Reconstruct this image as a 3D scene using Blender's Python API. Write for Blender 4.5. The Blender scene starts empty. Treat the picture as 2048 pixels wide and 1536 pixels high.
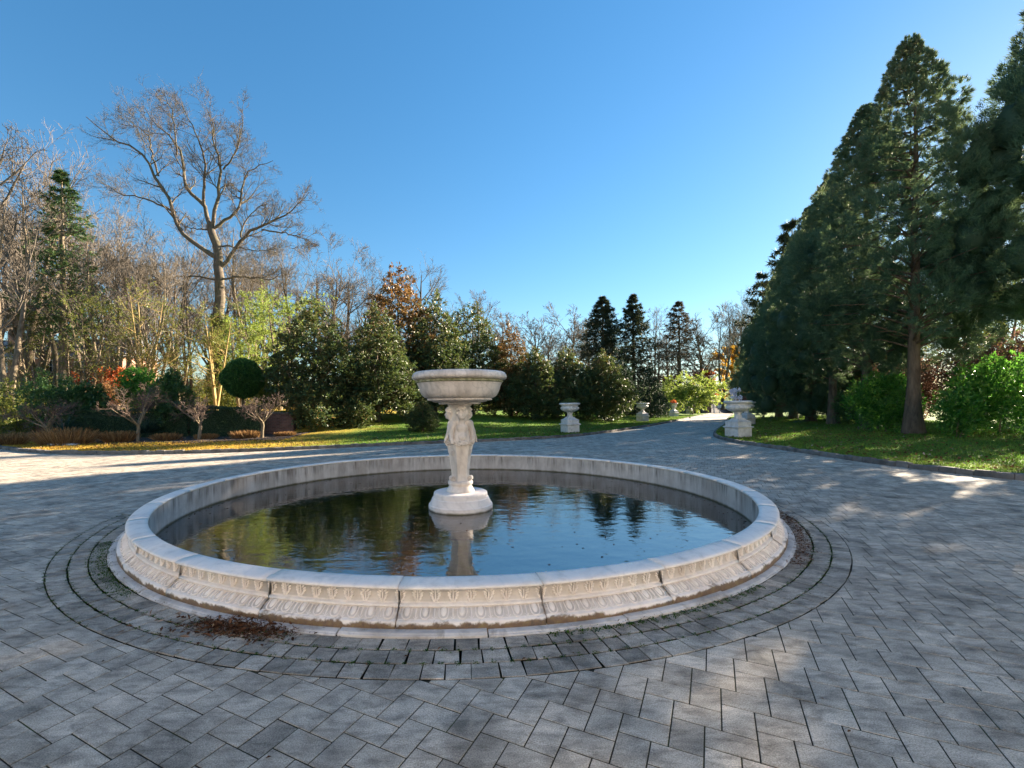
import bpy, math, random
import numpy as np
from mathutils import Vector, Matrix
rng = np.random.default_rng(11)
random.seed(5)
PI = math.pi
sc = bpy.context.scene
COL = sc.collection

# ------------------------------------------------------------------ camera, sky, sun, exposure
H = 1.55
cd = bpy.data.cameras.new('camera'); cam = bpy.data.objects.new('camera', cd); COL.objects.link(cam)
cd.sensor_width = 36; cd.lens = 16.156; cd.shift_x = 0.0329; cd.shift_y = 0.02185
cd.clip_start = 0.05; cd.clip_end = 2000
cam.location = (0, 0, H); cam.rotation_euler = (PI/2, 0.0097, 0)
cam.rotation_mode = 'XYZ'
sc.camera = cam

SUN_AZ, SUN_EL = math.radians(54), math.radians(18.5)
sd = Vector((math.sin(SUN_AZ)*math.cos(SUN_EL), math.cos(SUN_AZ)*math.cos(SUN_EL), math.sin(SUN_EL)))
w = bpy.data.worlds.new('World'); sc.world = w; w.use_nodes = True
wn = w.node_tree; bgn = wn.nodes['Background']
sky = wn.nodes.new('ShaderNodeTexSky'); sky.sky_type = 'NISHITA'; sky.sun_disc = False
sky.sun_elevation = SUN_EL; sky.sun_rotation = SUN_AZ
sky.altitude = 0; sky.air_density = 1.25; sky.dust_density = 0.12; sky.ozone_density = 4.5
hs = wn.nodes.new('ShaderNodeHueSaturation'); hs.inputs['Saturation'].default_value = 1.3; hs.inputs['Hue'].default_value = 0.5
gm = wn.nodes.new('ShaderNodeGamma'); gm.inputs[1].default_value = 0.8; wn.links.new(sky.outputs[0], gm.inputs[0]); wn.links.new(gm.outputs[0], hs.inputs['Color']); wn.links.new(hs.outputs[0], bgn.inputs[0]); bgn.inputs[1].default_value = 0.05
sl = bpy.data.lights.new('sun', 'SUN'); so = bpy.data.objects.new('sun', sl); COL.objects.link(so)
sl.energy = 5.0; sl.angle = math.radians(0.5); sl.color = (1.0, 0.84, 0.64)
so.rotation_euler = sd.to_track_quat('Z', 'Y').to_euler()
so.location = (60, 60, 60)
sc.view_settings.view_transform = 'Standard'; sc.view_settings.look = 'None'
sc.view_settings.exposure = 2.55; sc.view_settings.gamma = 1.0; sc.view_settings.use_curve_mapping = False
sc.cycles.max_bounces = 8; sc.cycles.diffuse_bounces = 4; sc.cycles.glossy_bounces = 4
sc.cycles.transparent_max_bounces = 12; sc.cycles.caustics_reflective = False; sc.cycles.caustics_refractive = False
sc.cycles.use_denoising = True; sc.cycles.denoising_prefilter = 'ACCURATE'
sc.cycles.sample_clamp_indirect = 6

# ------------------------------------------------------------------ helpers: meshes
class Geo:
    def __init__(s): s.V = []; s.Q = []; s.T = []; s.tone = []; s.n = 0
    def add(s, V, Q=None, T=None, tone=None):
        V = np.asarray(V, float).reshape(-1, 3); s.V.append(V)
        if Q is not None and len(Q): s.Q.append(np.asarray(Q, int).reshape(-1, 4) + s.n)
        if T is not None and len(T): s.T.append(np.asarray(T, int).reshape(-1, 3) + s.n)
        s.tone.append(np.full(len(V), 0.5) if tone is None else (np.full(len(V), tone) if np.isscalar(tone) else np.asarray(tone)))
        s.n += len(V); return s
    def mesh(s, name, smooth=True):
        V = np.concatenate(s.V); Q = np.concatenate(s.Q) if s.Q else np.zeros((0, 4), int)
        T = np.concatenate(s.T) if s.T else np.zeros((0, 3), int)
        me = bpy.data.meshes.new(name)
        me.vertices.add(len(V)); me.vertices.foreach_set('co', V.astype(np.float32).ravel())
        nl = 4*len(Q) + 3*len(T)
        me.loops.add(nl); me.loops.foreach_set('vertex_index', np.concatenate([Q.ravel(), T.ravel()]).astype(np.int32))
        me.polygons.add(len(Q) + len(T))
        ls = np.concatenate([np.arange(len(Q))*4, 4*len(Q) + np.arange(len(T))*3]).astype(np.int32)
        me.polygons.foreach_set('loop_start', ls)
        me.polygons.foreach_set('use_smooth', np.full(len(ls), smooth))
        me.update(calc_edges=True)
        a = me.attributes.new('tone', 'FLOAT', 'POINT'); a.data.foreach_set('value', np.concatenate(s.tone).astype(np.float32))
        return me

def mobj(name, me, mat, parent=None, loc=None, rot=None, scale=None, **props):
    o = bpy.data.objects.new(name, me); COL.objects.link(o)
    if mat is not None and (len(me.materials) == 0): me.materials.append(mat)
    if parent is not None: o.parent = parent
    if loc is not None: o.location = loc
    if rot is not None: o.rotation_euler = rot
    if scale is not None: o.scale = scale
    for k, v in props.items(): o[k] = v
    return o
def gobj(name, g, mat, parent=None, smooth=True, **kw): return mobj(name, g.mesh(name, smooth), mat, parent, **kw)
def thing(name, label, cat, loc=(0, 0, 0), rot=0, scale=1, group=None):
    o = bpy.data.objects.new(name, None); COL.objects.link(o)
    o.location = loc; o.rotation_euler = (0, 0, rot); o.scale = (scale,)*3 if np.isscalar(scale) else scale
    o.empty_display_size = 0.2
    o['label'] = label; o['category'] = cat
    if group: o['group'] = group
    return o
def S(x, a, b):
    t = np.clip((np.asarray(x, float) - a)/(b - a), 0, 1); return t*t*(3 - 2*t)
def nrm(v): return v/np.maximum(np.linalg.norm(v, axis=-1, keepdims=True), 1e-9)

def box(g, c, s, tone=None, bev=0.0, rz=0.0):
    c = np.array(c, float); hx, hy, hz = np.array(s, float)/2
    b = min(bev, hx*.45, hy*.45, hz*.45)
    if b <= 0:
        V = np.array([[x, y, z] for z in (-hz, hz) for x, y in ((-hx, -hy), (hx, -hy), (hx, hy), (-hx, hy))])
        Q = [(0, 3, 2, 1), (4, 5, 6, 7)] + [(i, (i+1) % 4, (i+1) % 4+4, i+4) for i in range(4)]
    else:
        rows = []
        for z, d in ((-hz, b), (-hz+b, 0), (hz-b, 0), (hz, b)):
            rows += [(-hx+d, -hy+d, z), (hx-d, -hy+d, z), (hx-d, hy-d, z), (-hx+d, hy-d, z)]
        V = np.array(rows); Q = [(0, 3, 2, 1), (12, 13, 14, 15)]
        for r in range(3): Q += [(r*4+i, r*4+(i+1) % 4, r*4+(i+1) % 4+4, r*4+i+4) for i in range(4)]
    if rz:
        ca, sa = math.cos(rz), math.sin(rz); V = np.c_[V[:, 0]*ca - V[:, 1]*sa, V[:, 0]*sa + V[:, 1]*ca, V[:, 2]]
    g.add(V + c, Q, tone=tone)

def lathe(g, prof, n=48, mod=None, tone=None, rot=0.0):
    prof = np.array(prof, float); th = np.arange(n)/n*2*PI + rot
    r = prof[:, 0][:, None]*np.ones(n); z = prof[:, 1][:, None]*np.ones(n)
    if mod is not None: r = r + mod(prof[:, 1][:, None], th[None, :])
    V = np.stack([r*np.cos(th), r*np.sin(th), z], -1).reshape(-1, 3); m = len(prof)
    i, j = np.meshgrid(np.arange(m-1), np.arange(n), indexing='ij'); j2 = (j+1) % n
    Q = np.stack([i*n+j, i*n+j2, (i+1)*n+j2, (i+1)*n+j], -1).reshape(-1, 4)
    g.add(V, Q, tone=tone)

def arc_lathe(g, prof, a0, a1, n, tone=None):
    "closed profile swept round the z axis from a0 to a1, ends capped with a fan"
    prof = np.array(prof, float); m = len(prof); th = np.linspace(a0, a1, n+1)
    V = np.stack([prof[None, :, 0]*np.cos(th)[:, None], prof[None, :, 0]*np.sin(th)[:, None], prof[None, :, 1]*np.ones((n+1, 1))], -1).reshape(-1, 3)
    i, j = np.meshgrid(np.arange(n), np.arange(m), indexing='ij'); j2 = (j+1) % m
    Q = np.stack([i*m+j, (i+1)*m+j, (i+1)*m+j2, i*m+j2], -1).reshape(-1, 4)
    c0, c1 = len(V), len(V)+1
    V = np.vstack([V, V[:m].mean(0), V[n*m:n*m+m].mean(0)])
    jj = np.arange(m); jn = (jj+1) % m
    T = np.vstack([np.stack([jj, jn, np.full(m, c0)], -1), np.stack([n*m+jn, n*m+jj, np.full(m, c1)], -1)])
    g.add(V, Q, T, tone=tone)

def tubes(g, P, R, sides=4, tone=None):
    "P (T,n,3) polylines, R (T,n) radii"
    P = np.asarray(P, float); R = np.asarray(R, float)
    if P.ndim == 2: P = P[None]; R = R[None]
    T_, n, _ = P.shape
    t = nrm(np.gradient(P, axis=1))
    ref = np.where(np.abs(t[..., 2:3]) > .9, np.array([1., 0, 0]), np.array([0, 0, 1.]))
    ref = np.broadcast_to(np.where(np.abs(t[:, :1, 2:3]) > .9, np.array([1., 0, 0]), np.array([0, 0, 1.])), t.shape)
    u = nrm(np.cross(t, ref)); v = np.cross(t, u)
    a = np.arange(sides)/sides*2*PI
    V = P[:, :, None] + R[:, :, None, None]*(np.cos(a)[:, None]*u[:, :, None] + np.sin(a)[:, None]*v[:, :, None])
    b = np.arange(T_)[:, None, None]*n*sides; i = np.arange(n-1)[None, :, None]*sides; k = np.arange(sides)[None, None]; k2 = (k+1) % sides
    Q = np.stack([b+i+k, b+i+k2, b+i+sides+k2, b+i+sides+k], -1).reshape(-1, 4)
    tn = None if tone is None else np.repeat(np.broadcast_to(tone, (T_,)), n*sides)
    g.add(V.reshape(-1, 3), Q, tone=tn)

def ellip(g, c, r, nu=10, nv=6, tone=None, M=None):
    th = np.arange(nu)/nu*2*PI; ph = np.linspace(-PI/2, PI/2, nv+1)
    V = np.stack([np.cos(ph)[:, None]*np.cos(th), np.cos(ph)[:, None]*np.sin(th), np.sin(ph)[:, None]*np.ones(nu)], -1).reshape(-1, 3)*np.array(r)
    if M is not None: V = V @ np.array(M).T
    i, j = np.meshgrid(np.arange(nv), np.arange(nu), indexing='ij'); j2 = (j+1) % nu
    g.add(V + np.array(c), np.stack([i*nu+j, i*nu+j2, (i+1)*nu+j2, (i+1)*nu+j], -1).reshape(-1, 4), tone=tone)

def leaves(g, c, d, nv, L, W, tone, fold=.12):
    "flat leaf blades: base c, direction d, normal nv"
    w_ = nrm(np.cross(d, nv)); nn = np.cross(w_, d)
    L = np.broadcast_to(L, (len(c),))[:, None]; W = np.broadcast_to(W, (len(c),))[:, None]
    V = np.stack([c, c + d*L*.5 + w_*W*.5 + nn*L*fold, c + d*L - nn*L*fold*.6, c + d*L*.5 - w_*W*.5 + nn*L*fold], 1)
    N = len(c); b = np.arange(N)[:, None]*4
    g.add(V.reshape(-1, 3), b + np.array([0, 1, 2, 3]), tone=np.repeat(tone, 4))

def needles(g, c, d, L, W, tone, up=None):
    "thin triangles: base c, tip along d"
    r = rng.normal(size=c.shape); w_ = nrm(np.cross(d, r))
    L = np.broadcast_to(L, (len(c),))[:, None]; W = np.broadcast_to(W, (len(c),))[:, None]
    V = np.stack([c - w_*W*.5, c + w_*W*.5, c + d*L], 1); b = np.arange(len(c))[:, None]*3
    g.add(V.reshape(-1, 3), T=b + np.array([0, 1, 2]), tone=np.repeat(tone, 3))

def rdir(n): return nrm(rng.normal(size=(n, 3)))

def grow(P, R, counts, t0, t1, ang, lr, up, wob, n, rr=.6, lsd=.2, angsd=8, tfall=.55, rmin=.006, plen=None):
    "children of the branches P,R"
    P = np.asarray(P, float); R = np.asarray(R, float)
    T_, n0, _ = P.shape
    idx = np.repeat(np.arange(T_), counts); M = len(idx)
    t = rng.uniform(t0, t1, M); s = t*(n0-1)*.9999; i = s.astype(int); f = (s-i)[:, None]
    p = P[idx, i]*(1-f) + P[idx, i+1]*f; tg = nrm(P[idx, i+1] - P[idx, i])
    r0 = (R[idx, i]*(1-f[:, 0]) + R[idx, i+1]*f[:, 0])
    pl = np.linalg.norm(np.diff(P, axis=1), axis=2).sum(1) if plen is None else np.broadcast_to(plen, (T_,))
    L = pl[idx]*lr*(1 - tfall*t)*np.exp(rng.normal(0, lsd, M))
    u = nrm(np.cross(tg, rdir(M))); a = np.radians(rng.normal(ang, angsd, M))[:, None]
    d = nrm(np.cos(a)*tg + np.sin(a)*u)
    out = np.zeros((M, n, 3)); out[:, 0] = p; st = (L/(n-1))[:, None]
    for k in range(1, n):
        d = nrm(d + np.array([0, 0, up])/(n-1) + rng.normal(0, wob, (M, 3)))
        out[:, k] = out[:, k-1] + d*st
    rb = np.clip(r0*rr, rmin, None)
    Rr = rb[:, None]*np.linspace(1, .3, n)[None]
    return out, np.maximum(Rr, rmin*.5)

# ------------------------------------------------------------------ helpers: materials
def new_mat(name):
    m = bpy.data.materials.new(name); m.use_nodes = True; nt = m.node_tree
    for n in list(nt.nodes): nt.nodes.remove(n)
    return m, nt
class NB:
    def __init__(s, nt): s.nt = nt
    def n(s, t, **kw):
        x = s.nt.nodes.new('ShaderNode' + t)
        for k, v in kw.items():
            if hasattr(x, k): setattr(x, k, v)
        return x
    def inp(s, node, key, v):
        if v is None: return
        k = node.inputs[key]
        if hasattr(v, 'is_output'): s.nt.links.new(v, k)
        elif isinstance(v, bpy.types.Node): s.nt.links.new(v.outputs[0], k)
        else:
            if isinstance(v, (tuple, list)) and len(v) == 3 and k.type == 'RGBA': v = (*v, 1)
            k.default_value = v
    def noise(s, scale, detail=3, rough=.55, vec=None, dist=0.0):
        x = s.n('TexNoise'); s.inp(x, 'Scale', scale); s.inp(x, 'Detail', detail); s.inp(x, 'Roughness', rough); s.inp(x, 'Distortion', dist)
        if vec is not None: s.inp(x, 'Vector', vec)
        return x.outputs['Fac']
    def pos(s): return s.n('NewGeometry').outputs['Position']
    def mapv(s, v, scale=(1, 1, 1), rot=(0, 0, 0), loc=(0, 0, 0)):
        x = s.n('Mapping'); s.inp(x, 'Vector', v); x.inputs['Scale'].default_value = scale; x.inputs['Rotation'].default_value = rot; x.inputs['Location'].default_value = loc
        return x.outputs[0]
    def ramp(s, f, stops, interp='LINEAR'):
        x = s.n('ValToRGB'); s.inp(x, 'Fac', f); cr = x.color_ramp; cr.interpolation = interp
        while len(cr.elements) < len(stops): cr.elements.new(.5)
        for e, (p, c) in zip(cr.elements, stops):
            e.position = p; e.color = (c, c, c, 1) if np.isscalar(c) else (*c, 1)
        return x.outputs[0]
    def mix(s, f, a, b, mode='MIX'):
        x = s.n('Mix'); x.data_type = 'RGBA'; x.blend_type = mode
        s.inp(x, 0, f); s.inp(x, 6, a); s.inp(x, 7, b); return x.outputs[2]
    def math(s, op, a, b=None, c=None, clamp=False):
        x = s.n('Math'); x.operation = op; x.use_clamp = clamp
        s.inp(x, 0, a)
        if b is not None: s.inp(x, 1, b)
        if c is not None: s.inp(x, 2, c)
        return x.outputs[0]
    def maprange(s, v, a, b, c=0.0, d=1.0):
        x = s.n('MapRange'); x.interpolation_type = 'SMOOTHSTEP'
        for k, q in zip((0, 1, 2, 3, 4), (v, a, b, c, d)): s.inp(x, k, q)
        return x.outputs[0]
    def sep(s, v):
        x = s.n('SeparateXYZ'); s.inp(x, 0, v); return x.outputs
    def bump(s, h, strength=.3, dist=.01, normal=None):
        x = s.n('Bump'); s.inp(x, 'Height', h); x.inputs['Strength'].default_value = strength; x.inputs['Distance'].default_value = dist
        if normal is not None: s.inp(x, 'Normal', normal)
        return x.outputs[0]
    def tone(s):
        x = s.n('Attribute'); x.attribute_name = 'tone'; return x.outputs['Fac']
    def objrand(s): return s.n('ObjectInfo').outputs['Random']
    def bsdf(s, col, rough=.6, spec=.3, normal=None, metallic=0.0):
        x = s.n('BsdfPrincipled'); s.inp(x, 'Base Color', col); s.inp(x, 'Roughness', rough); s.inp(x, 'Specular IOR Level', spec); s.inp(x, 'Metallic', metallic)
        if normal is not None: s.inp(x, 'Normal', normal)
        return x.outputs[0]
    def out(s, sh):
        x = s.n('OutputMaterial'); s.nt.links.new(sh, x.inputs[0])

def leaf_mat(name, stops, transl=.3, rough=.5, spec=.35, back=None, tcol=None, hue_obj=.0):
    m, nt = new_mat(name); b = NB(nt)
    c = b.ramp(b.tone(), stops)
    if hue_obj:
        c = b.mix(b.math('MULTIPLY', b.objrand(), hue_obj), c, (.30, .25, .12), 'MIX')
    front = c
    if back is not None:
        c = b.mix(b.n('NewGeometry').outputs['Backfacing'], c, back)
    p = b.bsdf(c, rough, spec)
    tr = b.n('BsdfTranslucent'); b.inp(tr, 'Color', b.mix(.5, front, tcol if tcol is not None else (.35, .45, .08), 'MIX') if tcol is not False else front)
    ms = b.n('MixShader'); ms.inputs[0].default_value = transl; nt.links.new(p, ms.inputs[1]); nt.links.new(tr.outputs[0], ms.inputs[2])
    b.out(ms.outputs[0]); return m

def simple_mat(name, c1, c2, scale=4, rough=.8, spec=.2, bump=.3, dist=.01, detail=4, vscale=(1, 1, 1), rnd=0.0):
    m, nt = new_mat(name); b = NB(nt)
    v = b.mapv(b.pos(), vscale)
    f = b.noise(scale, detail, .6, v)
    c = b.ramp(f, [(.3, c1), (.7, c2)])
    if rnd: c = b.mix(rnd, c, b.ramp(b.objrand(), [(0, .35), (1, 1.0)]), 'MULTIPLY')
    nb = b.bump(b.noise(scale*6, 3, .6, v), bump, dist)
    b.out(b.bsdf(c, rough, spec, nb)); return m

# paving stone
def paver_mat():
    m, nt = new_mat('paving_stone'); b = NB(nt); p = b.pos()
    base = b.ramp(b.tone(), [(0, (.24, .212, .178)), (.3, (.36, .318, .265)), (.65, (.445, .388, .322)), (1, (.54, .465, .38))])
    cl = b.noise(2.6, 4, .6, b.mapv(p, (1, 1, .2)), .6)
    col = b.mix(.75, base, b.ramp(cl, [(.32, .42), (.5, .95), (.68, 1.35)]), 'MULTIPLY')
    st = b.noise(6, 4, .65, b.mapv(p, (1, 2.8, 1), (0, 0, 1.1)), .5)
    col = b.mix(.85, col, b.ramp(st, [(.34, .55), (.5, 1.0), (.66, 1.3)]), 'MULTIPLY')
    spot = b.noise(1.7, 5, .7, b.mapv(p, (1, 1, 1), (0, 0, .4), (3, 9, 0)), 1.0)
    col = b.mix(b.math('MULTIPLY', b.ramp(spot, [(.60, 0), (.70, 1)]), .4), col, (.12, .105, .085))
    big = b.noise(.35, 3, .5, p)
    col = b.mix(.5, col, b.ramp(big, [(.35, .8), (.65, 1.15)]), 'MULTIPLY')
    warm = b.noise(5.5, 3, .6, p, .4)
    col = b.mix(b.math('MULTIPLY', b.ramp(warm, [(.52, 0), (.68, 1)]), .35), col, (.52, .45, .36))
    sp = b.noise(150, 2, .7, p)
    col = b.mix(.75, col, b.ramp(sp, [(.33, .5), (.5, 1.0), (.7, 1.5)]), 'MULTIPLY')
    nb = b.bump(b.math('ADD', b.noise(120, 3, .7, p), b.math('MULTIPLY', b.noise(14, 3, .6, p), .8)), .55, .006)
    b.out(b.bsdf(col, .78, .25, nb)); return m
def joint_mat():
    m, nt = new_mat('paving_joint'); b = NB(nt); p = b.pos()
    c = b.ramp(b.noise(3, 4, .6, p), [(.42, (.028, .025, .021)), (.6, (.045, .045, .028)), (.75, (.04, .075, .015))])
    b.out(b.bsdf(c, .95, .1, b.bump(b.noise(60, 3, .6, p), .6, .004))); return m

def marble_mat(name, base=(.80, .735, .70), dark=(.62, .56, .54), low_moss=None, top_cool=0.0, drips=0.0, vein=.25, stain=(.30, .22, .12), stain_amt=.25, line=None, band=0):
    m, nt = new_mat(name); b = NB(nt); p = b.pos()
    n1 = b.noise(2.2, 5, .6, p, .8)
    c = b.ramp(n1, [(.3, dark), (.55, base), (.8, tuple(min(.9, x*1.06) for x in base))])
    v = b.n('TexWave'); v.wave_type = 'BANDS'; b.inp(v, 'Vector', b.mapv(p, (1, .6, 1.4), (.5, .4, .3))); b.inp(v, 'Scale', 2.2); b.inp(v, 'Distortion', 9); b.inp(v, 'Detail', 4); b.inp(v, 'Detail Scale', 1.6)
    vf = b.ramp(v.outputs['Fac'], [(.0, 1), (.08, .3), (.2, 0)])
    c = b.mix(b.math('MULTIPLY', vf, vein), c, (.42, .39, .38))
    gr = b.noise(7, 4, .65, b.mapv(p, (1, 1, .7)), .5)
    c = b.mix(b.math('MULTIPLY', b.ramp(gr, [(.5, 0), (.75, 1)]), stain_amt), c, stain)
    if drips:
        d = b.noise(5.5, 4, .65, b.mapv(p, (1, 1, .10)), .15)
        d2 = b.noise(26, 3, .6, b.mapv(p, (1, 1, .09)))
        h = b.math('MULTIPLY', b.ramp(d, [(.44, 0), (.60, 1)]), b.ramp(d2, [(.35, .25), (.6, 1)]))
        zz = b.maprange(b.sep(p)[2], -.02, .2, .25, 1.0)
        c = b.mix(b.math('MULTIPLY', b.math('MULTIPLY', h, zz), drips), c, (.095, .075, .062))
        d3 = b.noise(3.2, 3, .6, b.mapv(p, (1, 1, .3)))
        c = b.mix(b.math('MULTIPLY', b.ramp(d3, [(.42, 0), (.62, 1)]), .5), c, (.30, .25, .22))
    if low_moss is not None:
        z = b.sep(p)[2]; w_ = b.noise(3.5, 4, .65, p, .5); w2 = b.noise(30, 3, .7, p)
        hh = b.math('ADD', b.math('MULTIPLY', b.ramp(w_, [(.22, 0), (.62, 1)]), low_moss), b.math('MULTIPLY', w2, .03))
        f = b.maprange(b.math('SUBTRACT', hh, z), -.012, .010)
        mc = b.ramp(b.noise(22, 4, .7, p), [(.3, (.05, .028, .012)), (.5, (.13, .065, .022)), (.68, (.17, .12, .03)), (.8, (.34, .26, .14))])
        c = b.mix(b.math('MULTIPLY', f, .92), c, mc)
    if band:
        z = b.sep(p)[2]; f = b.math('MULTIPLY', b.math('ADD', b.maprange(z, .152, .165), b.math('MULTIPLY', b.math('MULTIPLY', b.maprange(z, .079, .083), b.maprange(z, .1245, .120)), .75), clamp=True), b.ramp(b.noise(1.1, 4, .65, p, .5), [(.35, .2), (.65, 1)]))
        c = b.mix(b.math('MULTIPLY', f, band), c, (.12, .09, .055))  # grime colour behind the carvings, deepened to stand in for recess shade
    if line is not None:      # waterline algae
        z = b.sep(p)[2]
        f = b.maprange(b.math('ADD', z, b.math('MULTIPLY', b.noise(9, 3, .6, p), -.03)), line[0], line[1], 1, 0)
        c = b.mix(b.math('MULTIPLY', f, .9), c, (.085, .075, .02))
    nb = b.bump(b.math('ADD', b.noise(60, 4, .65, p), b.math('MULTIPLY', b.noise(6, 3, .6, p), 1.2)), .28, .006)
    b.out(b.bsdf(c, .55, .3, nb)); return m

M_PAVE = paver_mat(); M_JOINT = joint_mat()
M_COPE = marble_mat('coping_marble', (.88, .80, .73), (.80, .72, .66), vein=.12, stain=(.33, .29, .25), stain_amt=.4)
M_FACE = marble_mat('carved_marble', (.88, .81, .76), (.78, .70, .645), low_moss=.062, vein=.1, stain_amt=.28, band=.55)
M_CARVE = marble_mat('relief_marble', (.88, .81, .76), (.78, .70, .645), vein=.08, stain_amt=.30)
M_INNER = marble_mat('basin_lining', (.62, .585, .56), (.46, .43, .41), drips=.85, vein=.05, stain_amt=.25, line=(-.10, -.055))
M_SLAB = marble_mat('base_slab_marble', (.66, .62, .59), (.42, .385, .36), low_moss=None, vein=.1, stain=(.12, .085, .05), stain_amt=.7)
M_PED = marble_mat('pedestal_marble', (.88, .80, .73), (.78, .70, .63), vein=.12, drips=.14, stain_amt=.16)
M_PLINTH = marble_mat('plinth_marble', (.87, .79, .74), (.76, .68, .64), vein=.15, stain_amt=.12, line=(-.10, -.06))
M_BOWL = marble_mat('bowl_marble', (.87, .79, .73), (.70, .63, .58), vein=.3, drips=.3, stain=(.22, .20, .09), stain_amt=.3)
M_MOSSLINE = simple_mat('mossy_marble', (.10, .11, .03), (.45, .43, .30), 14, .8)
M_URN = marble_mat('urn_stone', (.66, .63, .61), (.50, .47, .45), vein=.0, stain=(.20, .17, .14), stain_amt=.45)
M_KERB = simple_mat('kerb_granite', (.11, .10, .095), (.27, .25, .235), 3, .85, .2, .5, .01, rnd=.5)

def bark_mat(name, c1, c2, ivy=0.0):
    m, nt = new_mat(name); b = NB(nt); p = b.pos()
    f = b.noise(6, 4, .65, b.mapv(p, (1, 1, .25)), .4)
    c = b.ramp(f, [(.3, c1), (.7, c2)])
    if ivy: c = b.mix(b.math('MULTIPLY', b.ramp(b.noise(.8, 3, .6, p), [(.45, 0), (.65, 1)]), ivy), c, (.10, .12, .03))
    b.out(b.bsdf(c, .9, .15, b.bump(b.noise(22, 4, .7, b.mapv(p, (1, 1, .22))), .8, .03))); return m
M_BARK = bark_mat('grey_bark', (.055, .042, .032), (.15, .115, .085), .25)
M_BARKP = bark_mat('pale_bark', (.11, .085, .06), (.30, .24, .17), .2)
M_CBARK = bark_mat('brown_bark', (.065, .046, .034), (.19, .14, .10))
M_OAK = bark_mat('oak_bark', (.07, .058, .046), (.20, .165, .13), .25)
M_TWIG = simple_mat('twig', (.10, .086, .070), (.24, .205, .168), 2.5, .85, .1, 0)
M_TWIGY = simple_mat('pale_twig', (.22, .16, .06), (.42, .31, .14), 2.5, .85, .1, 0)
M_TWIGP = simple_mat('pruned_twig', (.09, .065, .055), (.20, .15, .125), 3, .85, .1, 0)

M_CONIF = leaf_mat('cedar_needles', [(0, (.05, .092, .06)), (.4, (.085, .16, .09)), (.65, (.125, .175, .10)), (.85, (.165, .165, .10)), (1, (.23, .185, .11))], .35, .6, .25, tcol=(.17, .23, .08))
M_SPRUCE = leaf_mat('spruce_needles', [(0, (.022, .032, .024)), (.5, (.045, .062, .040)), (1, (.09, .09, .05))], .2, .6, .2, tcol=(.08, .10, .03))
M_SPRUCEB = leaf_mat('brown_spruce_needles', [(0, (.04, .04, .028)), (.5, (.085, .075, .05)), (1, (.16, .11, .07))], .2, .6, .2, tcol=(.15, .11, .05))
M_FIR = leaf_mat('fir_needles', [(0, (.03, .075, .035)), (.5, (.065, .15, .06)), (.9, (.14, .21, .08)), (1, (.26, .14, .06))], .3, .6, .2, tcol=(.12, .2, .04))
M_YEW = leaf_mat('yew_needles', [(0, (.016, .034, .022)), (1, (.05, .085, .048))], .12, .65, .15, tcol=(.05, .08, .02))
M_MAG = leaf_mat('magnolia_leaf', [(0, (.03, .06, .026)), (.5, (.065, .12, .045)), (.8, (.105, .15, .05)), (.93, (.20, .16, .05)), (1, (.27, .13, .04))], .2, .5, .3, back=(.09, .085, .035), tcol=(.20, .26, .05))
M_CAM = leaf_mat('camellia_leaf', [(0, (.02, .05, .02)), (.6, (.045, .115, .035)), (1, (.11, .20, .06))], .3, .33, .5, tcol=(.2, .35, .05))
M_RHODO = leaf_mat('laurel_leaf', [(0, (.02, .08, .02)), (.45, (.06, .22, .035)), (1, (.22, .38, .07))], .5, .35, .45, tcol=(.16, .42, .04))
M_LIME = leaf_mat('pale_leaf', [(0, (.06, .11, .02)), (.5, (.15, .22, .045)), (1, (.30, .36, .09))], .45, .55, .2, tcol=(.4, .5, .08))
M_IVY = leaf_mat('ivy_leaf', [(0, (.03, .055, .012)), (.5, (.09, .12, .03)), (1, (.22, .20, .05))], .35, .45, .3, tcol=(.35, .4, .06))
M_TOPI = leaf_mat('clipped_leaf', [(0, (.02, .06, .02)), (.6, (.045, .13, .035)), (1, (.10, .22, .05))], .25, .5, .25, tcol=(.08, .2, .03))
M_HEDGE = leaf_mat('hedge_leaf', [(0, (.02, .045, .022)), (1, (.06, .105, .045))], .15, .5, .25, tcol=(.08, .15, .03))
M_GOLD = leaf_mat('golden_leaf', [(0, (.25, .13, .02)), (.5, (.50, .30, .03)), (1, (.65, .45, .06))], .5, .6, .15, tcol=(.8, .5, .05))
M_RED = leaf_mat('russet_leaf', [(0, (.16, .035, .015)), (.5, (.38, .08, .025)), (1, (.50, .16, .05))], .4, .6, .15, tcol=(.7, .2, .05))
M_PURP = leaf_mat('dull_red_leaf', [(0, (.07, .035, .03)), (.5, (.16, .09, .075)), (1, (.28, .17, .13))], .3, .6, .15, tcol=(.4, .2, .12))
M_STRAW = leaf_mat('dry_blade', [(0, (.12, .055, .025)), (.5, (.26, .14, .065)), (1, (.42, .27, .13))], .3, .75, .1, tcol=(.5, .3, .1))
M_YUC = leaf_mat('yucca_blade', [(0, (.015, .04, .03)), (1, (.05, .09, .06))], .1, .5, .3, tcol=(.1, .2, .08))
M_LITTER = leaf_mat('dead_needle', [(0, (.035, .018, .010)), (.6, (.10, .042, .020)), (.9, (.20, .10, .055)), (1, (.40, .34, .28))], .1, .8, .1, tcol=(.2, .1, .05))
M_MOSS = leaf_mat('moss', [(0, (.015, .035, .006)), (.6, (.035, .085, .012)), (1, (.08, .15, .02))], .2, .8, .1, tcol=(.1, .25, .02))
M_WHITE = leaf_mat('white_petal', [(0, (.70, .68, .78)), (1, (.86, .85, .9))], .3, .5, .2, tcol=(.8, .8, .9))

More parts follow.
